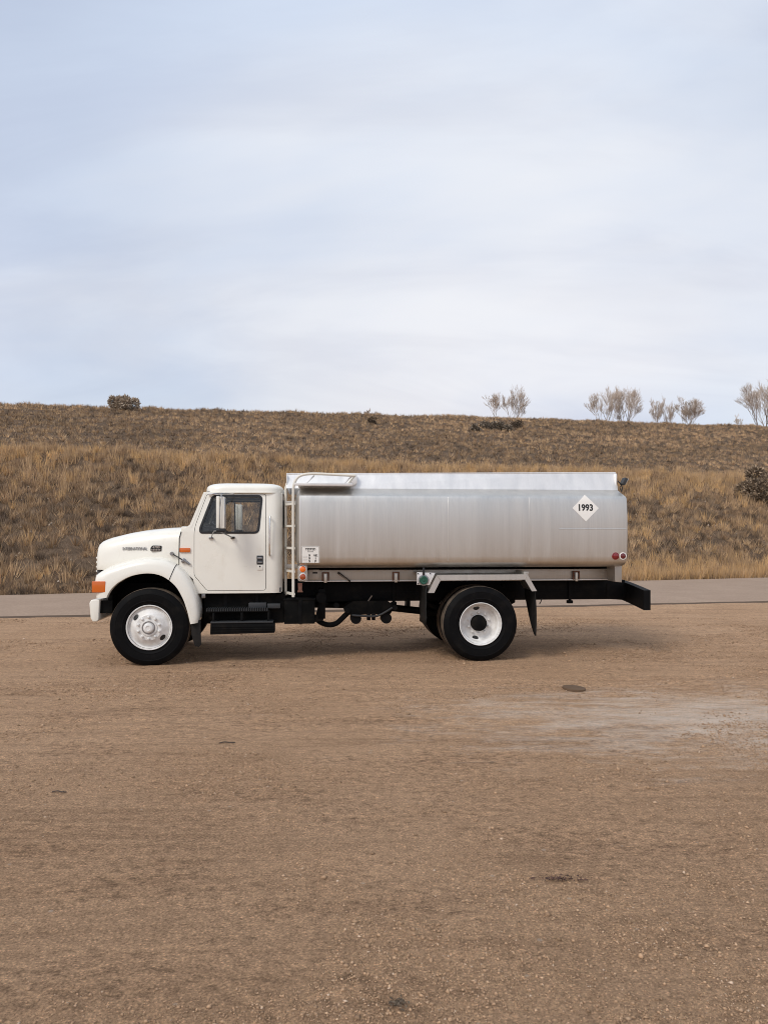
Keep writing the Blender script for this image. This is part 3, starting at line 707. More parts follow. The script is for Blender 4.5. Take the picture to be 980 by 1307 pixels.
for side in (0, 1):
    fm = lambda u, v, d, s=side: (u, fy(side_w(u, v) + d, s), v)
    o = panel('cab' if side == 0 else 'cab_side', cab_outer, [grow(door_poly, .007)], fm, .05, M['white'], truck if side == 0 else cab, xc, zc)
    if side == 0: cab = o
    fd = lambda u, v, d, s=side: (u, fy(side_w(u, v) - .003 + d, s), v)
    door = panel('door', door_poly, [grow(win_poly, .018)], fd, .045, M['white'], truck, (), zc)
    fs = lambda u, v, d, s=side: (u, fy(side_w(u, v) - .008 + d, s), v)
    panel('window_seal', grow(win_poly, .022), [grow(win_poly, -.008)], fs, .03, M['trim'], door, (), zc)
    fg = lambda u, v, d, s=side: (u, fy(side_w(u, v) + .012 + d, s), v)
    panel('window_glass', grow(win_poly, .002), [], fg, .004, M['glass'], door, (), (1.9, 2.1))
    fj = lambda u, v, d, s=side: (u, fy(side_w(u, v) + .051 + d, s), v)
    panel('door_jamb', grow(door_poly, .05), [grow(win_poly, .03)], fj, .02, M['interior'], cab, (), zc)
    box('vent_bar', .925, .947, fy(.228, side), fy(.25, side), 1.80, 2.275, M['trim'], door, .003, Matrix.Rotation(R(-1), 4, 'Y'))
    # handle: dark recessed plate with a paddle, key plate under it
    y0 = .2 + .003
    hp = box('handle_plate', 1.412, 1.498, fy(.185, side), fy(.199, side), 1.345, 1.468, M['greybox'], door, .006)
    box('door_handle', 1.425, 1.485, fy(.176, side), fy(.186, side), 1.42, 1.447, M['steel'], door, .004)
    box('handle_grip', 1.425, 1.485, fy(.178, side), fy(.186, side), 1.365, 1.385, M['steel'], door, .004)
    kp = box('lock_plate', 1.418, 1.495, fy(.188, side), fy(.199, side), 1.268, 1.342, M['white'], door, .008)
    lathe('lock_cylinder', [(0, 0), (0, .011), (.008, .011)], 1.455, 1.318, M['trim'], door, 12, fy(.184, side), 1 if side == 0 else -1)
    tube('grab_handle', [(1.592, fy(.20, side), 2.00), (1.592, fy(.155, side), 1.985), (1.590, fy(.150, side), 1.74), (1.588, fy(.155, side), 1.495), (1.588, fy(.20, side), 1.48)], .0135, M['chrome'], truck, 10, 3)
    box('marker_light', .375, .515, fy(.180, side), fy(.21, side), 1.515, 1.575, M['amber'], truck, .008)
# roof: a rounded cap with a drip rail
def superell(xc_, yc_, a, b, H, z0, e1, e2, nu=56, nv=14):
    rings = []
    for j in range(nv + 1):
        eta = math.pi / 2 * j / nv; ce = math.cos(eta) ** e2 if j < nv else 0.0; se = math.sin(eta) ** e2; ring = []
        for i in range(nu):
            ph = 2 * math.pi * i / nu; c_, s_ = math.cos(ph), math.sin(ph)
            ring.append((xc_ + a * math.copysign(abs(c_) ** e1, c_) * ce, yc_ + b * math.copysign(abs(s_) ** e1, s_) * ce, z0 + H * se))
        rings.append(ring)
    return rings
rr = superell(1.222, 1.2, .548, .945, .150, 2.342, .36, .50)
loft('roof', rr, M['white'], cab, closed=True, cap0=True, cap1=True, ang=60)
def ring_outline(a, b, e1, n=56): return [(1.222 + a * math.copysign(abs(math.cos(2 * math.pi * i / n)) ** e1, math.cos(2 * math.pi * i / n)), 1.2 + b * math.copysign(abs(math.sin(2 * math.pi * i / n)) ** e1, math.sin(2 * math.pi * i / n))) for i in range(n)]
o1 = ring_outline(.560, .957, .36); o2 = ring_outline(.53, .93, .36)
loft('drip_rail', [[(x, y, 2.336) for x, y in o2], [(x, y, 2.332) for x, y in o1], [(x, y, 2.347) for x, y in o1], [(x, y, 2.349) for x, y in o2]], M['white'], cab, closed=True)
# windscreen frame and glass on the raked front plane
def ws(u, v, d):
    k = (v - 1.88) / (2.345 - 1.88); b = .05 * (1 - ((u - 1.2) / .98) ** 2)
    return (.50 + .19 * k - b + d, u, v)
def wsi(v): return .205 + .14 * max(0, v - 1.8)
wso = [(wsi(1.85), 1.85), (2.4 - wsi(1.85), 1.85), (2.4 - wsi(2.34), 2.34), (wsi(2.34), 2.34)]
wsh = rounded([(.32, 1.93), (2.08, 1.93), (2.02, 2.28), (.38, 2.28)], .05)
yc = [.4, .6, .8, 1.0, 1.2, 1.4, 1.6, 1.8, 2.0]
panel('windscreen_frame', wso, [wsh], ws, .04, M['white'], cab, yc, ())
panel('windscreen', grow(wsh, .01), [], lambda u, v, d: ws(u, v, d + .012), .005, M['glass'], cab, yc, ())
panel('windscreen_seal', grow(wsh, .012), [grow(wsh, -.012)], lambda u, v, d: ws(u, v, d - .006), .02, M['trim'], cab, yc, ())
rwh = rounded([(.62, 1.86), (1.78, 1.86), (1.78, 2.24), (.62, 2.24)], .06)
panel('back_wall', [(.335, .96), (2.065, .96), (2.065, 1.8), (2.02, 2.34), (.38, 2.34), (.335, 1.8)], [rwh], lambda u, v, d: (1.757 - d, u, v), .04, M['white'], cab)
panel('rear_window', grow(rwh, .01), [], lambda u, v, d: (1.74 - d, u, v), .005, M['glass'], cab)
panel('rear_window_seal', grow(rwh, .015), [grow(rwh, -.01)], lambda u, v, d: (1.765 - d, u, v), .03, M['trim'], cab)
box('floor', .40, 1.74, .26, 2.14, .96, 1.02, M['dash'], cab, 0)
box('firewall', .40, .44, .26, 2.14, 1.0, 1.85, M['dash'], cab, 0)
box('cowl', .385, .52, .23, 2.17, 1.80, 1.868, M['white'], cab, .02)
prism('dashboard', [(.44, 1.87), (.60, 1.89), (.78, 1.84), (.80, 1.66), (.70, 1.52), (.44, 1.5)], .28, 2.12, M['dash'], cab, .02)
for (a, b_) in ((.36, 1.06), (1.16, 2.06)):
    s_ = prism('seat', [(.98, 1.38), (1.46, 1.34), (1.50, 1.52), (1.00, 1.55)], a, b_, M['interior'], cab, .04, 3)
    prism('seat_back', [(1.42, 1.42), (1.56, 1.42), (1.66, 1.84), (1.60, 1.86), (1.54, 1.84)], a + .01, b_ - .01, M['interior'], cab, .03, 3)
    box('seat_base', 1.02, 1.5, a + .1, b_ - .1, 1.02, 1.39, M['dash'], cab, .01)
# steering wheel
bm = bmesh.new()
cw = Vector((.93, .72, 1.80)); ax = Vector((.62, 0, .78)).normalized(); e1 = ax.orthogonal().normalized(); e2 = ax.cross(e1)
pts = [cw + (e1 * math.cos(2 * math.pi * k / 28) + e2 * math.sin(2 * math.pi * k / 28)) * .225 for k in range(29)]
addtube(bm, pts, .014, 8, False)
for k in range(3):
    a_ = 2 * math.pi * k / 3; addtube(bm, [cw, cw + (e1 * math.cos(a_) + e2 * math.sin(a_)) * .22], .010, 6)
addtube(bm, [cw + ax * .01, Vector((.68, .72, 1.56))], .03, 8)
from_bm('steering_wheel', bm, M['dash'], cab)

# ---- hood
hx = [-.800, -.795, -.775, -.74, -.68, -.60, -.38, -.15, .14, .30, .40]
ht = [1.56, 1.605, 1.645, 1.67, 1.695, 1.722, 1.775, 1.815, 1.845, 1.853, 1.855]
hw = [.52, .475, .43, .40, .375, .36, .325, .295, .26, .245, .235]
def hood_sec(x, z, w, dx=0.0):
    half = [(w + .01, 1.27), (w + .004, 1.28), (w + .002, max(1.30, z - .34)), (w + .008, z - .22), (w + .026, z - .13), (w + .062, z - .068), (w + .12, z - .030), (w + .22, z - .008), (w + .45, z + .006), (1.2, z + .012)]
    pts = [(x + (-.025 * (1.3 - q[1]) * 0 if dx else 0), q[0], q[1]) for q in half]
    return pts + [(p[0], W - p[1], p[2]) for p in half_rev(pts)]
def half_rev(p): return p[-2::-1]
hood = loft('hood', [hood_sec(x, z, w) for x, z, w in zip(hx, ht, hw)], M['white'], truck, cap0=True, ang=50)
tube('hood_seam', [(.364, .203, 1.33), (.364, .1985, 1.50), (.368, .2015, 1.71), (.392, .2045, 1.798)], .0065, M['trim'], hood, 6)
hy = lambda x: np.interp(x, hx, hw)
def on_hood(cx, cz): return lambda x, y, d: (cx + x, float(hy(cx + x)) + .0005 - d - .002, cz + y)
text('lettering', 'INTERNATIONAL', .060, on_hood(-.245, 1.562), M['steel'], hood, .0006, .003, .72)
bd = prism('badge', rounded([(-.025, 1.528), (.118, 1.528), (.122, 1.605), (.0, 1.608), (-.028, 1.575)], .012, 3), .258, .285, M['ink'], hood, .003)
text('badge_lettering', '4700', .045, lambda x, y, d: (.05 + x, .257 - d, 1.583 + y), M['chrome'], hood, .0008, .001, 1.05)
bmb = bmesh.new()
for k in range(6): addbox(bmb, -.012 + k * .021, .003 + k * .021, .2545, .2585, 1.540, 1.554)
from_bm('badge_line', bmb, M['chrome'], hood)
for side in (0, 1):
    lt = tube('hood_latch', [(.27, fy(.232, side), 1.492), (.34, fy(.205, side), 1.455), (.43, fy(.186, side), 1.402)], .008, M['trim'], truck, 8)
    lathe('latch_mount', [(-.028, 0), (-.028, .022), (.0, .028), (.02, .028)], .262, 1.495, M['steel'], lt, 14, fy(.235, side), 1 if side == 0 else -1)
    tube('latch_handle', [(.425, fy(.178, side), 1.412), (.512, fy(.185, side), 1.352)], [.020, .016], M['steel'], lt, 8)
    box('latch_catch', .405, .445, fy(.172, side), fy(.205, side), 1.37, 1.435, M['steel'], lt, .006, Matrix.Rotation(R(35), 4, 'Y'))

# ---- front fenders
Tc = [(-.715, .915), (-.728, 1.10), (-.715, 1.205), (-.63, 1.265), (-.52, 1.318), (-.24, 1.40), (.01, 1.432), (.24, 1.40), (.43, 1.28), (.545, 1.11), (.62, .92), (.65, .74), (.653, .64), (.64, .565)]
Ac = [(-.553, .915), (-.535, .96), (-.50, 1.02), (-.45, 1.075), (-.38, 1.13), (-.23, 1.205), (-.02, 1.238), (.17, 1.20), (.34, 1.07), (.44, .90), (.49, .76), (.515, .67), (.53, .60), (.54, .552)]
Ts = smoothpath([(a, 0, b) for a, b in Tc], 4); As = smoothpath([(a, 0, b) for a, b in Ac], 4)
for side in (0, 1):
    secs = [(.42, 0, .03), (.28, 0, .018), (.18, 0, .004), (.12, .04, 0), (.082, .11, 0), (.058, .24, 0), (.044, .45, 0), (.034, .72, 0), (.028, .93, 0), (.030, 1.0, 0), (.045, 1.015, 0), (.12, 1.02, 0)]
    rings = [[(T.x + (A.x - T.x) * b, fy(w, side), T.z + (A.z - T.z) * b + dz) for w, b, dz in secs] for T, A in zip(Ts, As)]
    fen = loft('front_fender', rings, M['white'], truck, cap0=True, cap1=True, ang=50)
    rg = min(rings, key=lambda r: abs(r[9][0] - .25) + (0 if r[9][2] > 1 else 9))
    tube('fender_seam', [(p_[0], p_[1] + (-.002 if side == 0 else .002), p_[2]) for p_ in rg[2:10]], .005, M['trim'], fen, 6)
    well = [[(A.x + (A.x * .02), fy(w, side), A.z + .012) for w in (.10, .4, .76)] for A in As]
    loft('wheel_well', well, M['blackbox'], fen, ang=50)
    sg = prism('turn_signal', [(-.742, .985), (-.742, 1.135), (-.565, 1.135), (-.565, .985)], fy(.030, side), fy(.16, side), M['amber'], fen, .012, 3)
    box('headlight', -.752, -.70, fy(.17, side), fy(.40, side), .985, 1.135, M['lens'], fen, .01)
    prism('mud_flap', [(.52, .60), (.665, .60), (.67, .26), (.645, .235), (.59, .245), (.545, .40)], fy(.10, side), fy(.13, side), M['flap'], fen, .004)
    box('flap_bracket', .50, .62, fy(.12, side), fy(.40, side), .50, .60, M['black'], fen, .01)
gr = box('grille', -.795, -.74, .48, 1.92, 1.02, 1.50, M['dash'], truck, .02)
for k in range(7): box('grille_bar', -.812, -.785, .50, 1.90, 1.05 + k * .062, 1.075 + k * .062, M['white'], gr, .006)
bp = prism('front_bumper', [(-.79, .84), (-.765, .885), (-.655, .885), (-.668, .62), (-.69, .592), (-.745, .592), (-.772, .64)], .085, W - .085, M['white'], truck, .016, 3)
for yy in (.78, 1.56): box('bumper_bracket', -.70, -.45, yy, yy + .07, .66, .84, M['black'], bp, .006)
for side in (0, 1): box('bumper_end_bracket', -.665, -.50, fy(.14, side), fy(.18, side), .70, .87, M['blackbox'], bp, .01)

# ---- mirrors
for side in (0, 1):
    Y = lambda y: fy(y, side)
    hd = box('mirror', .912, .958, Y(-.25), Y(-.06), 1.84, 2.262, M['white'], truck, .012)
    box('mirror_back', .962, 1.022, Y(-.26), Y(-.05), 1.835, 2.256, M['white'], hd, .014)
    box('mirror_glass', 1.020, 1.026, Y(-.245), Y(-.065), 1.855, 2.235, M['lens'], hd, .002)
    tube('mirror_arm', [(.80, Y(.235), 2.312), (.87, Y(.0), 2.306), (.965, Y(-.20), 2.300), (.985, Y(-.275), 2.275), (.968, Y(-.285), 2.1), (.958, Y(-.275), 1.84), (.93, Y(-.16), 1.800), (.86, Y(-.02), 1.805), (.815, Y(.12), 1.74), (.80, Y(.20), 1.712)], .007, M['steel'], hd, 8, 3)
    tube('mirror_brace', [(1.10, Y(.235), 2.318), (1.04, Y(0), 2.312), (.985, Y(-.20), 2.302)], .008, M['chrome'], hd, 8)
    tube('mirror_strut', [(.95, Y(-.18), 1.80), (1.02, Y(0), 1.755), (1.085, Y(.18), 1.715)], .009, M['steel'], hd, 8)
    box('strut_foot', 1.06, 1.115, Y(.165), Y(.20), 1.70, 1.73, M['trim'], hd, .005)
    box('arm_foot', .765, .825, Y(.175), Y(.20), 1.698, 1.722, M['steel'], hd, .005)
    box('arm_clamp', .915, 1.03, Y(-.27), Y(-.10), 1.785, 1.83, M['trim'], hd, .01)
    box('top_bracket', .75, .86, Y(.205), Y(.262), 2.298, 2.318, M['chrome'], hd, .004)

# ---- wheels
def lugs(parent, cx, cz, y, sgn, rad, n, h=.03, r=.0165, m=None, mesh=[None]):
    for k in range(n):
        a = 2 * math.pi * (k + .5) / n
        lathe('lug_nut', [(-h, 0), (-h, r * .6), (-h * .8, r), (0, r * 1.1), (.004, r * 1.3)], cx + rad * math.cos(a), cz + rad * math.sin(a), m, parent, 8, y, sgn)
def tyre_prof(w, R0, rim):
    return [(.012, rim - .012), (.004, rim + .004), (.0, rim + .03), (-.008, rim + .055), (-.012, rim + .060), (-.012, rim + .066), (-.010, rim + .070), (-.016, rim + .12), (-.015, rim + .148), (-.018, rim + .152), (-.017, rim + .158), (-.010, R0 - .055), (.002, R0 - .03), (.012, R0 - .012), (.026, R0 - .002)], [
        (.024, R0 - .003), (.030, R0), (.070, R0 + .002), (.072, R0 - .010), (.082, R0 - .010), (.084, R0 + .003), (w * .5 - .006, R0 + .004), (w * .5 - .004, R0 - .010), (w * .5 + .004, R0 - .010), (w * .5 + .006, R0 + .004),
        (w - .084, R0 + .003), (w - .082, R0 - .010), (w - .072, R0 - .010), (w - .070, R0 + .002), (w - .030, R0), (w - .024, R0 - .003)]
def add_tyre(parent, cx, cz, y0, sgn, R0=.522, w=.28, rim=.292):
    a, tr = tyre_prof(w, R0, rim)
    prof = a + [(w - y, r) for y, r in a[::-1]]
    lathe('tyre', prof, cx, cz, M['rubber'], parent, 72, y0, sgn)
    lathe('tread', tr, cx, cz, M['tread'], parent, 72, y0, sgn)
def handhole(parent, cx, cz, y, sgn, rad, ang, tilt):
    bm = bmesh.new(); n = 18; c = Vector((cx + rad * math.cos(ang), 0, cz + rad * math.sin(ang)))
    tv = Vector((-math.sin(ang), 0, math.cos(ang))); rv_ = Vector((math.cos(ang), 0, math.sin(ang)))
    pf = []
    for sc, dy in ((1.0, -.006), (1.12, -.004), (1.15, .006)):
        pf.append([bm.verts.new(c + tv * .040 * sc * math.cos(2 * math.pi * k / n) + rv_ * .024 * sc * math.sin(2 * math.pi * k / n) + Vector((0, y + sgn * (dy + tilt * .024 * sc * math.sin(2 * math.pi * k / n)), 0))) for k in range(n)])
    bm.faces.new(pf[0])
    for a, b in zip(pf, pf[1:]):
        for k in range(n): bm.faces.new((a[k], a[(k + 1) % n], b[(k + 1) % n], b[k]))
    from_bm('hand_hole', bm, M['ink'], parent)
AXZ = .512
for side in (0, 1):
    sg = 1 if side == 0 else -1; y0 = fy(.05, side)
    rimp = [(.03, .285), (-.004, .298), (-.010, .304), (-.014, .300), (-.012, .290), (.012, .283), (.030, .275), (.036, .262), (.020, .245), (-.008, .205), (-.030, .178), (-.036, .168), (-.036, .100), (-.040, .096)]
    wh = lathe('front_wheel', rimp, 0, AXZ, M['wheel'], truck, 56, y0, sg)
    add_tyre(wh, 0, AXZ, y0, sg)
    lathe('hub', [(-.030, .112), (-.050, .108), (-.052, .090), (-.044, .086), (-.044, .070), (-.085, .062), (-.092, .052), (-.094, .030), (-.088, .026), (-.088, 0)], 0, AXZ, M['wheel'], wh, 36, y0, sg)
    lathe('hub_ring', [(-.0445, .089), (-.048, .088), (-.048, .074), (-.0445, .073)], 0, AXZ, M['steel'], wh, 36, y0, sg)
    lugs(wh, 0, AXZ, y0 - sg * .034, sg, .143, 10, m=M['wheel'])
    for a in (142, 322): handhole(wh, 0, AXZ, y0 + sg * .004, sg, .222, R(a), -.7 if False else .7)
    # rear outer and inner duals
    y0 = fy(.0, side)
    rimp = [(.03, .282), (-.002, .296), (-.008, .300), (-.011, .296), (-.008, .287), (.02, .279), (.045, .268), (.060, .256), (.110, .250), (.135, .240), (.148, .215), (.150, .190), (.146, .175), (.146, .105), (.150, .100)]
    wh = lathe('rear_wheel', rimp, 4.5, AXZ, M['wheel'], truck, 56, y0, sg)
    add_tyre(wh, 4.5, AXZ, y0, sg)
    lathe('hub', [(.15, .115), (.13, .112), (.06, .104), (.045, .098), (.040, .085), (.040, .02), (.034, .0)], 4.5, AXZ, M['blackbox'], wh, 36, y0, sg)
    lugs(wh, 4.5, AXZ, y0 + sg * .146, sg, .150, 10, .034, m=M['wheel'])
    for a in (98, 258): handhole(wh, 4.5, AXZ, y0 + sg * .146, sg, .212, R(a), 0)
    y1 = fy(.325, side)
    wi = lathe('inner_rear_wheel', [(.26, .284), (.27, .299), (.29, .299), (.24, .27), (.0, .27), (-.008, .299), (.02, .284)], 4.5, AXZ, M['wheel'], truck, 40, y1, sg)
    add_tyre(wi, 4.5, AXZ, y1, sg)

# ---- chassis
fr = None
for yy, fl in ((.77, 1), (1.56, -1)):
    bm = bmesh.new(); addbox(bm, -.66, 6.91, yy, yy + .07, .775, 1.065)
    fr = from_bm('frame_rail', bm, M['black'], truck, .006)
    if fl == 1: box('rail_flange', 1.9, 6.90, yy - .006, yy + .0, .905, .912, M['black'], fr, 0)
for x in (-.4, .9, 2.0, 3.1, 4.0, 5.0, 5.9, 6.8): box('cross_member', x, x + .09, .84, 1.56, .80, 1.04, M['black'], truck, .004)
prism('engine_block', [(-.55, .70), (-.55, 1.45), (.30, 1.55), (.42, 1.2), (1.1, .98), (1.5, .9), (1.5, .62), (.8, .55), (.3, .42), (-.2, .42)], .93, 1.47, M['blackbox'], truck, .03)
box('radiator', -.70, -.60, .55, 1.85, .72, 1.5, M['blackbox'], truck, .01)
tube('front_axle', [(0, .32, AXZ), (0, .55, .46), (0, 1.2, .44), (0, 1.85, .46), (0, 2.08, AXZ)], .06, M['blackbox'], truck, 8)
tube('rear_axle', [(4.5, .15, AXZ), (4.5, 2.25, AXZ)], .085, M['blackbox'], truck, 12)
lathe('differential', [(-.22, .05), (-.18, .14), (-.08, .21), (.08, .21), (.18, .14), (.22, .05)], 4.5, AXZ, M['blackbox'], truck, 20, 1.2)
for yy in (.775, 1.565):
    lp = prism('front_leaf_spring', [(-.62, .74), (-.35, .60), (0, .545), (.38, .60), (.66, .76), (.66, .72), (.38, .55), (0, .485), (-.35, .55), (-.62, .70)], yy, yy + .07, M['blackbox'], truck, .004)
    lp = prism('rear_leaf_spring', [(3.8, .80), (4.1, .66), (4.5, .60), (4.9, .66), (5.2, .80), (5.2, .74), (4.9, .58), (4.5, .50), (4.1, .58), (3.8, .74)], yy - .02, yy + .07, M['blackbox'], truck, .004)
tube('drive_shaft', [(1.5, 1.2, .72), (3.0, 1.2, .68), (4.3, 1.2, .53)], .055, M['black'], truck, 12)
for x in (3.0, 4.15): lathe('shaft_joint', [(-.09, .02), (-.08, .08), (.08, .08), (.09, .02)], x, .685 if x < 4 else .55, M['black'], truck, 14, 1.2)
# steps and boxes under the cab
ft = prism('fuel_tank', rounded([(.68, .52), (1.80, .52), (1.80, .93), (.68, .93)], .05), .34, .76, M['blackbox'], truck, .01)
for x in (.95, 1.38): box('tank_strap', x, x + .045, .333, .345, .54, .93, M['black'], ft, .002)
st = box('upper_step', .735, 1.575, .10, .34, .700, .742, M['black'], truck, .004)
bm = bmesh.new()
for k in range(27): addbox(bm, .745 + k * .031, .758 + k * .031, .094, .335, .7425, .752); addbox(bm, .745 + k * .031, .758 + k * .031, .094, .099, .715, .74)
from_bm('step_tread', bm, M['greybox'], st)
s2 = prism('lower_step', [(.795, .40), (1.66, .415), (1.66, .545), (.80, .565)], .08, .30, M['black'], truck, .008)
for z in (.44, .47, .50): box('step_rib', .81, 1.65, .072, .082, z, z + .008, M['blackbox'], s2, .002)
box('step_lip', .80, 1.64, .066, .30, .555, .575, M['greybox'], s2, .003)
for x in (.82, 1.20, 1.56): box('step_hanger', x, x + .03, .11, .16, .54, .72, M['black'], s2, .003)
box('step_backing', .74, 1.60, .30, .335, .57, .71, M['blackbox'], s2, .003)
box('battery_lid', 1.30, 1.54, .20, .48, .742, .815, M['greybox'], truck, .008)
box('battery_case', 1.55, 1.73, .22, .48, .735, .800, M['greybox'], truck, .008)
box('cab_mount', .655, .71, .26, .42, .88, .945, M['steel'], truck, .012)
bb = box('battery_box', 1.78, 2.21, .32, .74, .505, .84, M['blackbox'], truck, .012)
box('battery_box_lid', 1.77, 2.22, .312, .75, .832, .862, M['black'], bb, .006)
box('box_strap', 1.98, 2.03, .31, .325, .505, .84, M['black'], bb, .003)
lathe('air_filter', [(-.16, .0), (-.16, .075), (.16, .075), (.16, 0)], 2.30, .86, M['black'], truck, 16, .6)
box('pump_bracket', 2.26, 2.36, .52, .70, .55, .98, M['black'], truck, .01)
tube('exhaust_pipe', [(2.16, .70, .60), (2.28, .62, .50), (2.40, .60, .455), (2.52, .60, .475), (2.62, .62, .56), (2.74, .68, .66), (2.85, .8, .70)], .038, M['blackbox'], truck, 12, 3)
prism('exhaust_tail', [(2.20, .50), (2.33, .52), (2.36, .68), (2.26, .72)], .55, .68, M['flap'], truck, .01)
pv = prism('pump_housing', rounded([(2.66, .60), (3.30, .60), (3.36, .72), (3.25, .80), (2.75, .80), (2.62, .70)], .03), .55, .95, M['blackbox'], truck, .012)
for x in (2.80, 3.24): lathe('pump_flange', [(-.10, 0), (-.10, .072), (-.07, .078), (.10, .078), (.10, 0)], x, .545, M['black'], pv, 18, .62)
tube('pump_pipe', [(2.74, .5, .60), (2.95, .5, .585), (3.10, .5, .585), (3.22, .5, .64), (3.32, .52, .70)], .016, M['greybox'], pv, 8, 2)
for x in (2.96, 3.03): box('pump_drain', x, x + .05, .54, .62, .52, .62, M['black'], pv, .006)
for x, z, r in ((2.68, .66, .035), (3.36, .70, .04), (2.52, .74, .04)): lathe('pipe_fitting', [(-.05, 0), (-.05, r), (.05, r), (.05, 0)], x, z, M['black'], pv, 12, .58)
tube('valve_stem', [(2.98, .56, .80), (3.03, .52, .88)], .012, M['steel'], pv, 8)
for x in (3.56, 3.80): box('air_line_bracket', x, x + .05, .70, .80, .70, .80, M['black'], truck, .01)
lathe('air_tank', [(-.3, 0), (-.28, .09), (-.24, .115), (.24, .115), (.28, .09), (.3, 0)], 5.75, .90, M['black'], truck, 18, 1.2)
# rear bumper beam, ends bent down
bz = lambda y: .055 * abs((y - 1.2) / 1.1) ** 1.3 * 1.9
ys = [.10, .35, .62, .80, 1.2, 1.6, 1.78, 2.05, 2.30]
rings = [[(6.905, y, .775 - bz(y)), (7.005, y, .775 - bz(y)), (7.005, y, 1.06 - bz(y)), (6.905, y, 1.06 - bz(y))] for y in ys]
rb = loft('rear_bumper', rings, M['black'], truck, closed=True, cap0=True, cap1=True, ang=30)
for yy in (.76, 1.55): prism('bumper_gusset', [(6.62, .78), (6.62, 1.02), (6.91, 1.03), (6.91, .76)], yy, yy + .09, M['black'], rb, .004)
for x, y, dx_ in ((5.36, .7, .05), (5.60, .74, -.04)):
    tube('loose_wire', [(x, y, .80), (x + dx_ * .4, y - .02, .755), (x + dx_, y - .02, .715)], .007, M['trim'], truck, 6)

# ---- tank
half = [(1.2, 1.285), (.55, 1.285), (.28, 1.293), (.15, 1.308), (.085, 1.330), (.042, 1.358), (.025, 1.385), (.017, 1.45), (.008, 1.58), (.003, 1.72), (.001, 1.84), (.003, 1.98), (.010, 2.10), (.020, 2.20), (.030, 2.262), (.038, 2.285), (.055, 2.300), (.085, 2.312), (.36, 2.415), (.5, 2.425), (1.2, 2.43)]
def tank_sec(x, k=1.0, zc_=1.86):
    pts = [(x, y, z) for y, z in half]
    pts += [(x, W - y, z) for y, z in half[-2:0:-1]]
    return [(p[0], 1.2 + (p[1] - 1.2) * k, zc_ + (p[2] - zc_) * k) for p in pts]
tx = list(np.linspace(2.0, 6.60, 24))
rings = [tank_sec(x) for x in tx]
rings = [tank_sec(2.0, .985), ] + rings
hd = [(6.61, .998), (6.625, .985), (6.645, .95), (6.675, .85), (6.70, .65), (6.712, .35), (6.715, .05)]
tank = loft('tank', rings + [tank_sec(x, k) for x, k in hd], M['alu'], truck, closed=True, cap1=True, ang=40)
fh = [(2.01, .975), (1.985, .965), (1.965, .93), (1.945, .82), (1.93, .6), (1.925, .3), (1.924, .05)]
loft('tank_head', [tank_sec(x, k) for x, k in fh], M['alu_worn'], tank, closed=True, cap1=True, ang=40)
def tank_y(z): return float(np.interp(z, [q[1] for q in half[6:17]], [q[0] for q in half[6:17]]))
for x in (2.90, 4.05, 5.20):
    loft('weld_seam', [[(x - .006, tank_y(z) - .0012, z), (x, tank_y(z) - .0035, z), (x + .006, tank_y(z) - .0012, z)] for z in np.linspace(1.39, 2.28, 12)], M['alu'], tank)
loft('weld_seam', [[(x, tank_y(1.832) - .001, 1.832), (x, tank_y(1.84) - .004, 1.838), (x, tank_y(1.85) - .001, 1.845)] for x in np.linspace(5.62, 6.6, 8)], M['alu'], tank)
loft('end_seam', [[(2.0, tank_y(z) - .004, z), (2.012, tank_y(z) - .004, z), (2.012, tank_y(z) + .004, z)] for z in np.linspace(1.37, 2.285, 14)], M['alu_pale'], tank)
# coaming round the fittings on top
cm = None
for side in (0, 1):
    v = [(1.81, fy(.34, side), 2.405), (6.62, fy(.34, side), 2.405), (6.62, fy(.43, side), 2.668), (1.81, fy(.43, side), 2.612)]
    v2 = [(x, fy(fy(y, side) + .012, side), z) for x, y, z in v]
    o = from_py('coaming' if side == 0 else 'coaming_side', v + v2, [(0, 1, 2, 3), (7, 6, 5, 4), (0, 4, 5, 1), (1, 5, 6, 2), (2, 6, 7, 3), (3, 7, 4, 0)], M['alu_pale'], truck if side == 0 else cm)
    if side == 0: cm = o
    tube('coaming_rim', [(1.81, fy(.432, side), 2.612), (6.62, fy(.432, side), 2.668)], .010, M['alu_pale'], cm, 8)
box('coaming_front', 1.81, 1.825, .36, 2.04, 2.40, 2.60, M['alu_pale'], cm, .003)
box('coaming_back', 6.60, 6.615, .36, 2.04, 2.40, 2.65, M['alu_pale'], cm, .003)

bm = bmesh.new()
for x in (3.2, 4.6, 5.8):
    bmesh.ops.create_cone(bm, cap_ends=True, segments=28, radius1=.25, radius2=.24, depth=.10, matrix=Matrix.Translation((x, 1.2, 2.47)))
    bmesh.ops.create_cone(bm, cap_ends=True, segments=20, radius1=.12, radius2=.11, depth=.06, matrix=Matrix.Translation((x, 1.2, 2.545)))
from_bm('manhole_lid', bm, M['alu_worn'], tank)
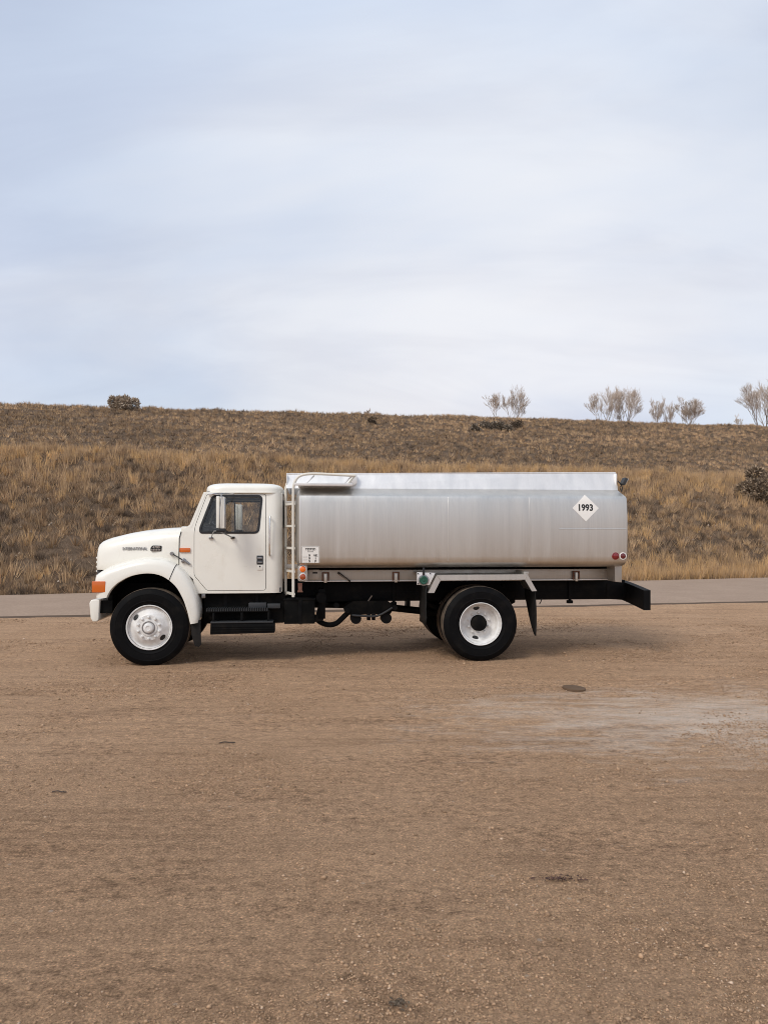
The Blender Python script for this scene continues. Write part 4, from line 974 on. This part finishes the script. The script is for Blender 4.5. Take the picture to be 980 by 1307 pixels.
# sub-frame sill under the tank
sill = box('sill', 2.0, 6.61, .50, 1.90, 1.10, 1.248, M['alu_worn'], truck, .006)
box('sill_shade_strip', 2.02, 6.59, .58, 1.82, 1.24, 1.30, M['blackbox'], sill, .003)  # shadow band between tank and sill, put in as a recessed black strip
box('sill_flange', 2.0, 6.61, .478, .51, 1.083, 1.099, M['alu_pale'], sill, .003)
box('sill_beam', 1.96, 6.60, .70, 1.70, 1.066, 1.094, M['black'], sill, .003)
prism('corner_post', [(6.51, 1.345), (6.62, 1.345), (6.62, 1.065), (6.52, 1.075)], .20, .50, M['alu_worn'], sill, .006)
for side in (0, 1):
    for x in (2.36, 3.37, 6.04):
        Y = lambda y: fy(y, side)
        ub = box('hold_down_clamp', x - .02, x + .02, Y(.455), Y(.48), 1.07, 1.20, M['alu'], truck, .004)
        for dx_ in (-.042, .042): box('clamp_post', x + dx_ - .008, x + dx_ + .008, Y(.462), Y(.495), 1.095, 1.215, M['rust'], ub, .002)
        box('clamp_cap', x - .05, x + .05, Y(.462), Y(.495), 1.205, 1.22, M['rust'], ub, .002)
        box('clamp_strap', x - .022, x + .022, Y(.745), Y(.765), .74, 1.09, M['black'], ub, .003)
        box('clamp_nut', x - .04, x + .04, Y(.72), Y(.80), .72, .765, M['black'], ub, .006)
lv = tube('valve_lever', [(2.535, .455, 1.218), (2.60, .455, 1.168), (2.715, .46, 1.085)], [.016, .015, .010], M['trim'], truck, 8)
tube('lever_sleeve', [(2.56, .440, 1.192), (2.68, .442, 1.105)], .006, M['steel'], lv, 6)
box('data_plate', 2.125, 2.27, .478, .498, 1.115, 1.255, M['alu_worn'], sill, .003)
box('plate_print', 2.18, 2.25, .474, .479, 1.20, 1.225, M['greybox'], sill, .001)
# clearance lamps at the front corner
lb = prism('lamp_bracket', rounded([(1.975, 1.115), (2.105, 1.115), (2.105, 1.335), (1.975, 1.335)], .035), .085, .115, M['alu_worn'], truck, .004)
for z, m_ in ((1.282, 'orange'), (1.178, 'darkorange')):
    lathe('lamp_ring', [(.0, .052), (-.012, .050), (-.014, .043), (-.004, .041)], 2.042, z, M['alu_pale'], lb, 24, .086)
    lathe('lamp_lens', [(.0, .043), (-.012, .040), (-.020, .026), (-.022, 0)], 2.042, z, M[m_], lb, 24, .084)
box('lamp_arm', 1.975, 2.03, .11, .50, 1.25, 1.31, M['alu_worn'], lb, .006)
prism('rusty_bracket', [(1.975, 1.09), (2.035, 1.09), (2.03, 1.0), (2.045, .965), (1.965, .965), (1.98, 1.0)], .09, .13, M['rust'], lb, .004)
box('bracket_plate', 1.97, 2.05, .12, .52, 1.075, 1.12, M['black'], lb, .004)
# tail lamps
for x, m_, rg in ((6.45, 'red', 0), (6.558, 'darkred', 1)):
    yl = tank_y(1.452)
    tl = lathe('tail_lamp', [(.01, .040), (-.010, .038), (-.018, .025), (-.020, 0)], x, 1.452, M[m_], truck, 24, yl)
    lathe('lamp_ring', [(.01, .054), (-.006, .052), (-.008, .041), (.0, .039)], x, 1.452, M['decal'] if rg else M['red'], tl, 24, yl)
# placards
dm = prism('placard', [(6.01, 1.94), (6.20, 2.13), (6.01, 2.32), (5.82, 2.13)], -.006, .0, M['decal'], truck, 0)
text('placard_number', '1993', .125, lambda x, y, d: (6.005 + x, -.0075 - d, 2.134 + y), M['ink'], dm, .0042, .0008, .92)
# the sheet follows the curved shell
def drape(dm):
  for o in (dm,) + tuple(dm.children):
    me = o.data
    if o is dm:
        bm = bmesh.new(); bm.from_mesh(me); zs_ = [v_.co.z for v_ in bm.verts]
        for zz in np.linspace(min(zs_), max(zs_), 9)[1:-1]: bmesh.ops.bisect_plane(bm, geom=bm.verts[:] + bm.edges[:] + bm.faces[:], plane_co=(0, 0, zz), plane_no=(0, 0, 1))
        bm.to_mesh(me); bm.free()
    for v_ in me.vertices: v_.co.y += tank_y(v_.co.z) + .0015
drape(dm)
ts = box('test_placard', 2.022, 2.270, -.006, .0, 1.372, 1.600, M['decal'], truck, 0)
pl = lambda cx, cz: (lambda x, y, d: (cx + x, -.0075 - d, cz + y))
text('placard_lettering', 'TESTED', .042, pl(2.146, 1.556), M['ink'], ts, .0010, .0006)
bm = bmesh.new()
for k in range(5): addbox(bm, 2.108 + k * .016, 2.119 + k * .016, -.0080, -.0055, 1.519, 1.527)
for k in range(3): addbox(bm, 2.045, 2.105, -.0080, -.0055, 1.450 - k * .040, 1.453 - k * .040)
for (a, b_, c_, d_) in ((2.028, 2.264, 1.590, 1.593), (2.028, 2.031, 1.37, 1.59), (2.261, 2.264, 1.37, 1.59)): addbox(bm, a, b_, -.0078, -.0055, c_, d_)
from_bm('placard_rule', bm, M['ink'], ts)
for k, (a_, b_) in enumerate((('9', 'VK'), ('9', 'I'), ('9', 'P'))):
    text('placard_figure', a_, .044, pl(2.132, 1.470 - k * .040), M['ink'], ts, .0016, .0006)
    text('placard_letter', b_, .042, pl(2.215, 1.470 - k * .040), M['ink'], ts, .0012, .0006, 1.1)
drape(ts)
# walkway tray beside the coaming
tr = box('walkway_tray', 1.98, 2.72, .04, .40, 2.422, 2.446, M['alu_pale'], truck, .003)
box('tray_lip', 1.93, 2.72, .036, .050, 2.425, 2.462, M['alu_pale'], tr, .003)
prism('tray_end', [(2.70, 2.44), (2.76, 2.45), (2.80, 2.485), (2.80, 2.60), (2.70, 2.60)], .30, .40, M['alu_pale'], tr, .003)
for x in (2.08, 2.60): tube('tray_brace', [(x, .10, 2.455), (x + .12, .14, 2.57)], .010, M['alu_pale'], tr, 8)
# ladder with hand rails that bend back over the tank
ld = None
for k, (y, x0) in enumerate(((.10, 1.912), (.44, 1.800))):
    o = tube('ladder' if k == 0 else 'ladder_rail', [(x0, y, .90), (x0, y, 1.6), (x0, y, 2.30), (x0 + .01, y, 2.44), (x0 + .055, y, 2.535), (x0 + .145, y, 2.580), (x0 + .30, y, 2.592), (2.50, y, 2.582), (2.76, y, 2.570)], .0195, M['ladder'], truck if k == 0 else ld, 10, 3)
    if k == 0: ld = o
for z in (2.18, 1.875, 1.57, 1.25, .94):
    loft('rung', [[(x + dx_, y, z + dz) for dx_, dz in ((-.018, -.015), (.018, -.015), (.018, .015), (-.018, .015))] for x, y in ((1.918, .09), (1.796, .45))], M['ladder'], ld, closed=True, cap0=True, cap1=True, ang=30)
tube('rail_foot', [(2.76, .10, 2.570), (2.72, .22, 2.53), (2.68, .34, 2.48)], .014, M['ladder'], ld, 8)
tube('rail_foot', [(2.76, .44, 2.570), (2.74, .43, 2.50), (2.73, .42, 2.41)], .014, M['ladder'], ld, 8)
for z in (1.305, 2.20): box('ladder_bracket', 1.80, 2.02, .42, .46, z - .03, z + .03, M['alu_worn'], ld, .005)
# valve plate in front of the rear fender
vp = prism('valve_plate', [(3.612, 1.06), (3.79, 1.055), (3.87, 1.225), (3.615, 1.235)], .04, .052, M['alu_pale'], truck, .003)
lathe('valve_ring', [(.0, .078), (-.012, .076), (-.014, .060), (-.004, .056)], 3.705, 1.125, M['steel'], vp, 24, .041)
lathe('valve_cap', [(.0, .058), (-.022, .056), (-.026, .048), (-.022, .020), (-.030, .015), (-.030, 0)], 3.705, 1.125, M['green'], vp, 24, .038)
box('valve_handle', 3.69, 3.72, .02, .04, 1.19, 1.30, M['trim'], vp, .005)
for x, z in ((3.63, 1.215), (3.80, 1.215), (3.63, 1.075)): lathe('bolt', [(.0, .010), (-.008, .009), (-.010, 0)], x, z, M['trim'], vp, 8, .04)
box('plate_arm', 3.62, 3.80, .05, .62, 1.19, 1.222, M['alu_worn'], vp, .004)
# rear fenders
for side in (0, 1):
    Y = lambda y: fy(y, side)
    outp = [(3.76, .950), (3.885, 1.195), (5.165, 1.200), (5.30, .965)]
    inp = [(3.772, .948), (3.894, 1.183), (5.158, 1.188), (5.288, .963)]
    rf = prism('rear_fender', outp + inp[::-1], Y(.004), Y(.64), M['alu'], truck, 0)
    lipi = [(3.845, .950), (3.935, 1.122), (5.128, 1.126), (5.228, .963)]
    prism('fender_lip', outp + lipi[::-1], Y(-.008), Y(.002), M['alu'], rf, 0)
    for k, (a, b_) in enumerate(((outp[1], lipi[1]), (outp[2], lipi[2]))):
        tube('lip_weld', [(a[0], Y(-.009), a[1] - .004), (b_[0], Y(-.009), b_[1] + .004)], .004, M['alu_worn'], rf, 6)
    for x in (4.0, 5.0): tube('fender_stay', [(x, Y(.3), 1.18), (x, Y(.76), 1.0)], .02, M['black'], rf, 8)
    box('fender_bracket', 5.13, 5.20, Y(.05), Y(.5), 1.19, 1.235, M['alu_worn'], rf, .004)
    # flaps hang across the vehicle
    loft('front_flap', [[(3.74 - .01 * math.sin(3 * k), Y(y), z) for y in np.linspace(.03, .60, 6)] for k, z in enumerate(np.linspace(1.04, .50, 6))], M['flap'], rf)
    def fl(y, k): return (1 - k) * .965 + k * (.33 + .55 * max(0, (y - .06) / .56) ** 1.4)
    loft('rear_flap', [[(5.285 + .018 * math.sin(2.6 * k) + .02 * y, Y(y), fl(y, k)) for y in np.linspace(.03, .62, 10)] for k in np.linspace(0, 1, 10)], M['flap'], rf)
    for o in rf.children:
        if o.name.split('.')[0] in ('front_flap', 'rear_flap'):
            sm = o.modifiers.new('thickness', 'SOLIDIFY'); sm.thickness = .010; sm.offset = 0
# work lamp on the rear corner
wlp = box('work_lamp', 6.665, 6.715, .24, .36, 2.475, 2.585, M['greybox'], truck, .012, Matrix.Rotation(R(28), 4, 'Y'))
box('lamp_face', 6.712, 6.722, .25, .35, 2.475, 2.575, M['lens'], wlp, .003, Matrix.Rotation(R(28), 4, 'Y'))
tube('lamp_bracket', [(6.60, .30, 2.54), (6.65, .30, 2.485), (6.67, .30, 2.44), (6.655, .30, 2.38)], .009, M['trim'], wlp, 8)
tube('lamp_brace', [(6.68, .30, 2.50), (6.63, .30, 2.45), (6.645, .30, 2.40)], .007, M['trim'], wlp, 8)

# ------------------------------------------------------------------ small things on the dirt
def gxy(px, py):
    Y_ = CAM_H * 981 / (py - 682); return (px - 490) / 981 * Y_, Y_
x, y = gxy(732, 879); zz = float(lot_z(np.array(x), np.array(y)))
bm = bmesh.new(); bmesh.ops.create_cone(bm, cap_ends=True, segments=32, radius1=.135, radius2=.130, depth=.03)
cov = from_bm('ground_cover_lid', bm, M['lid'], None, .003); cov.location = (x, y, zz + .000); cov.rotation_euler = (R(1.5), R(3.5), 0)
tag(cov, 'small round brown lid set into the dirt in front of the rear wheel', 'lid')
def twig(px, py, ln, rot, label, r=.006, seed=1, branches=2):
    r2 = random.Random(seed); x, y = gxy(px, py); zz = float(lot_z(np.array(x), np.array(y)))
    bm = bmesh.new()
    addtube(bm, smoothpath([(-ln / 2, 0, .004), (-ln * .15, ln * .05, .010), (ln * .2, -ln * .03, .007), (ln / 2, ln * .04, .004)], 3), r, 6)
    for k in range(branches):
        a = r2.uniform(-.3, .3) * ln; addtube(bm, [(a, 0, .008), (a + ln * .12, r2.choice((-1, 1)) * ln * .14, .016)], r * .6, 5)
    o = from_bm('twig', bm, M['darktwig'], None); o.location = (x, y, zz + .002); o.rotation_euler = (0, 0, R(rot)); tag(o, label, 'twig'); return o
twig(290, 949, .13, 6, 'short straight dark stick lying on the bare dirt ahead of the front wheel', .0055, 1, 0)
twig(76, 1012, .10, -4, 'small dark stick lying among pebbles on the dirt', .0045, 2, 1)
def litter(px, py, rx, ry, n, cols, label, seed):
    x, y = gxy(px, py); zz = float(lot_z(np.array(x), np.array(y))); r2 = np.random.default_rng(seed)
    p = r2.normal(0, 1, (n, 2)) * np.array((rx, ry)) * .5; a = r2.uniform(0, 6.28, n); sz = r2.uniform(.005, .014, n); h_ = r2.uniform(0, .014, n)
    v = []
    for k in range(n):
        d = np.array((math.cos(a[k]), math.sin(a[k]))) * sz[k]; e = np.array((-d[1], d[0])) * .5
        for q, hz in ((-d, 0), (e, .006), (d, .002)): v.append((p[k, 0] + q[0], p[k, 1] + q[1], h_[k] + hz + .002))
    c = np.array(cols)[r2.integers(0, len(cols), n)]
    o = fast_mesh('leaf_litter', np.array(v), np.arange(3 * n).reshape(-1, 3), M['plant'], None, np.repeat(c, 3, axis=0)); o.location = (x, y, zz)
    tag(o, label, 'debris')
litter(714, 1125, .13, .030, 110, [(.09, .05, .042), (.13, .075, .06), (.06, .038, .034)], 'flat streak of reddish dark plant litter on the dirt', 3)
litter(508, 1290, .036, .028, 60, [(.09, .068, .05), (.13, .10, .072)], 'small dark clump of plant litter on the dirt', 4)
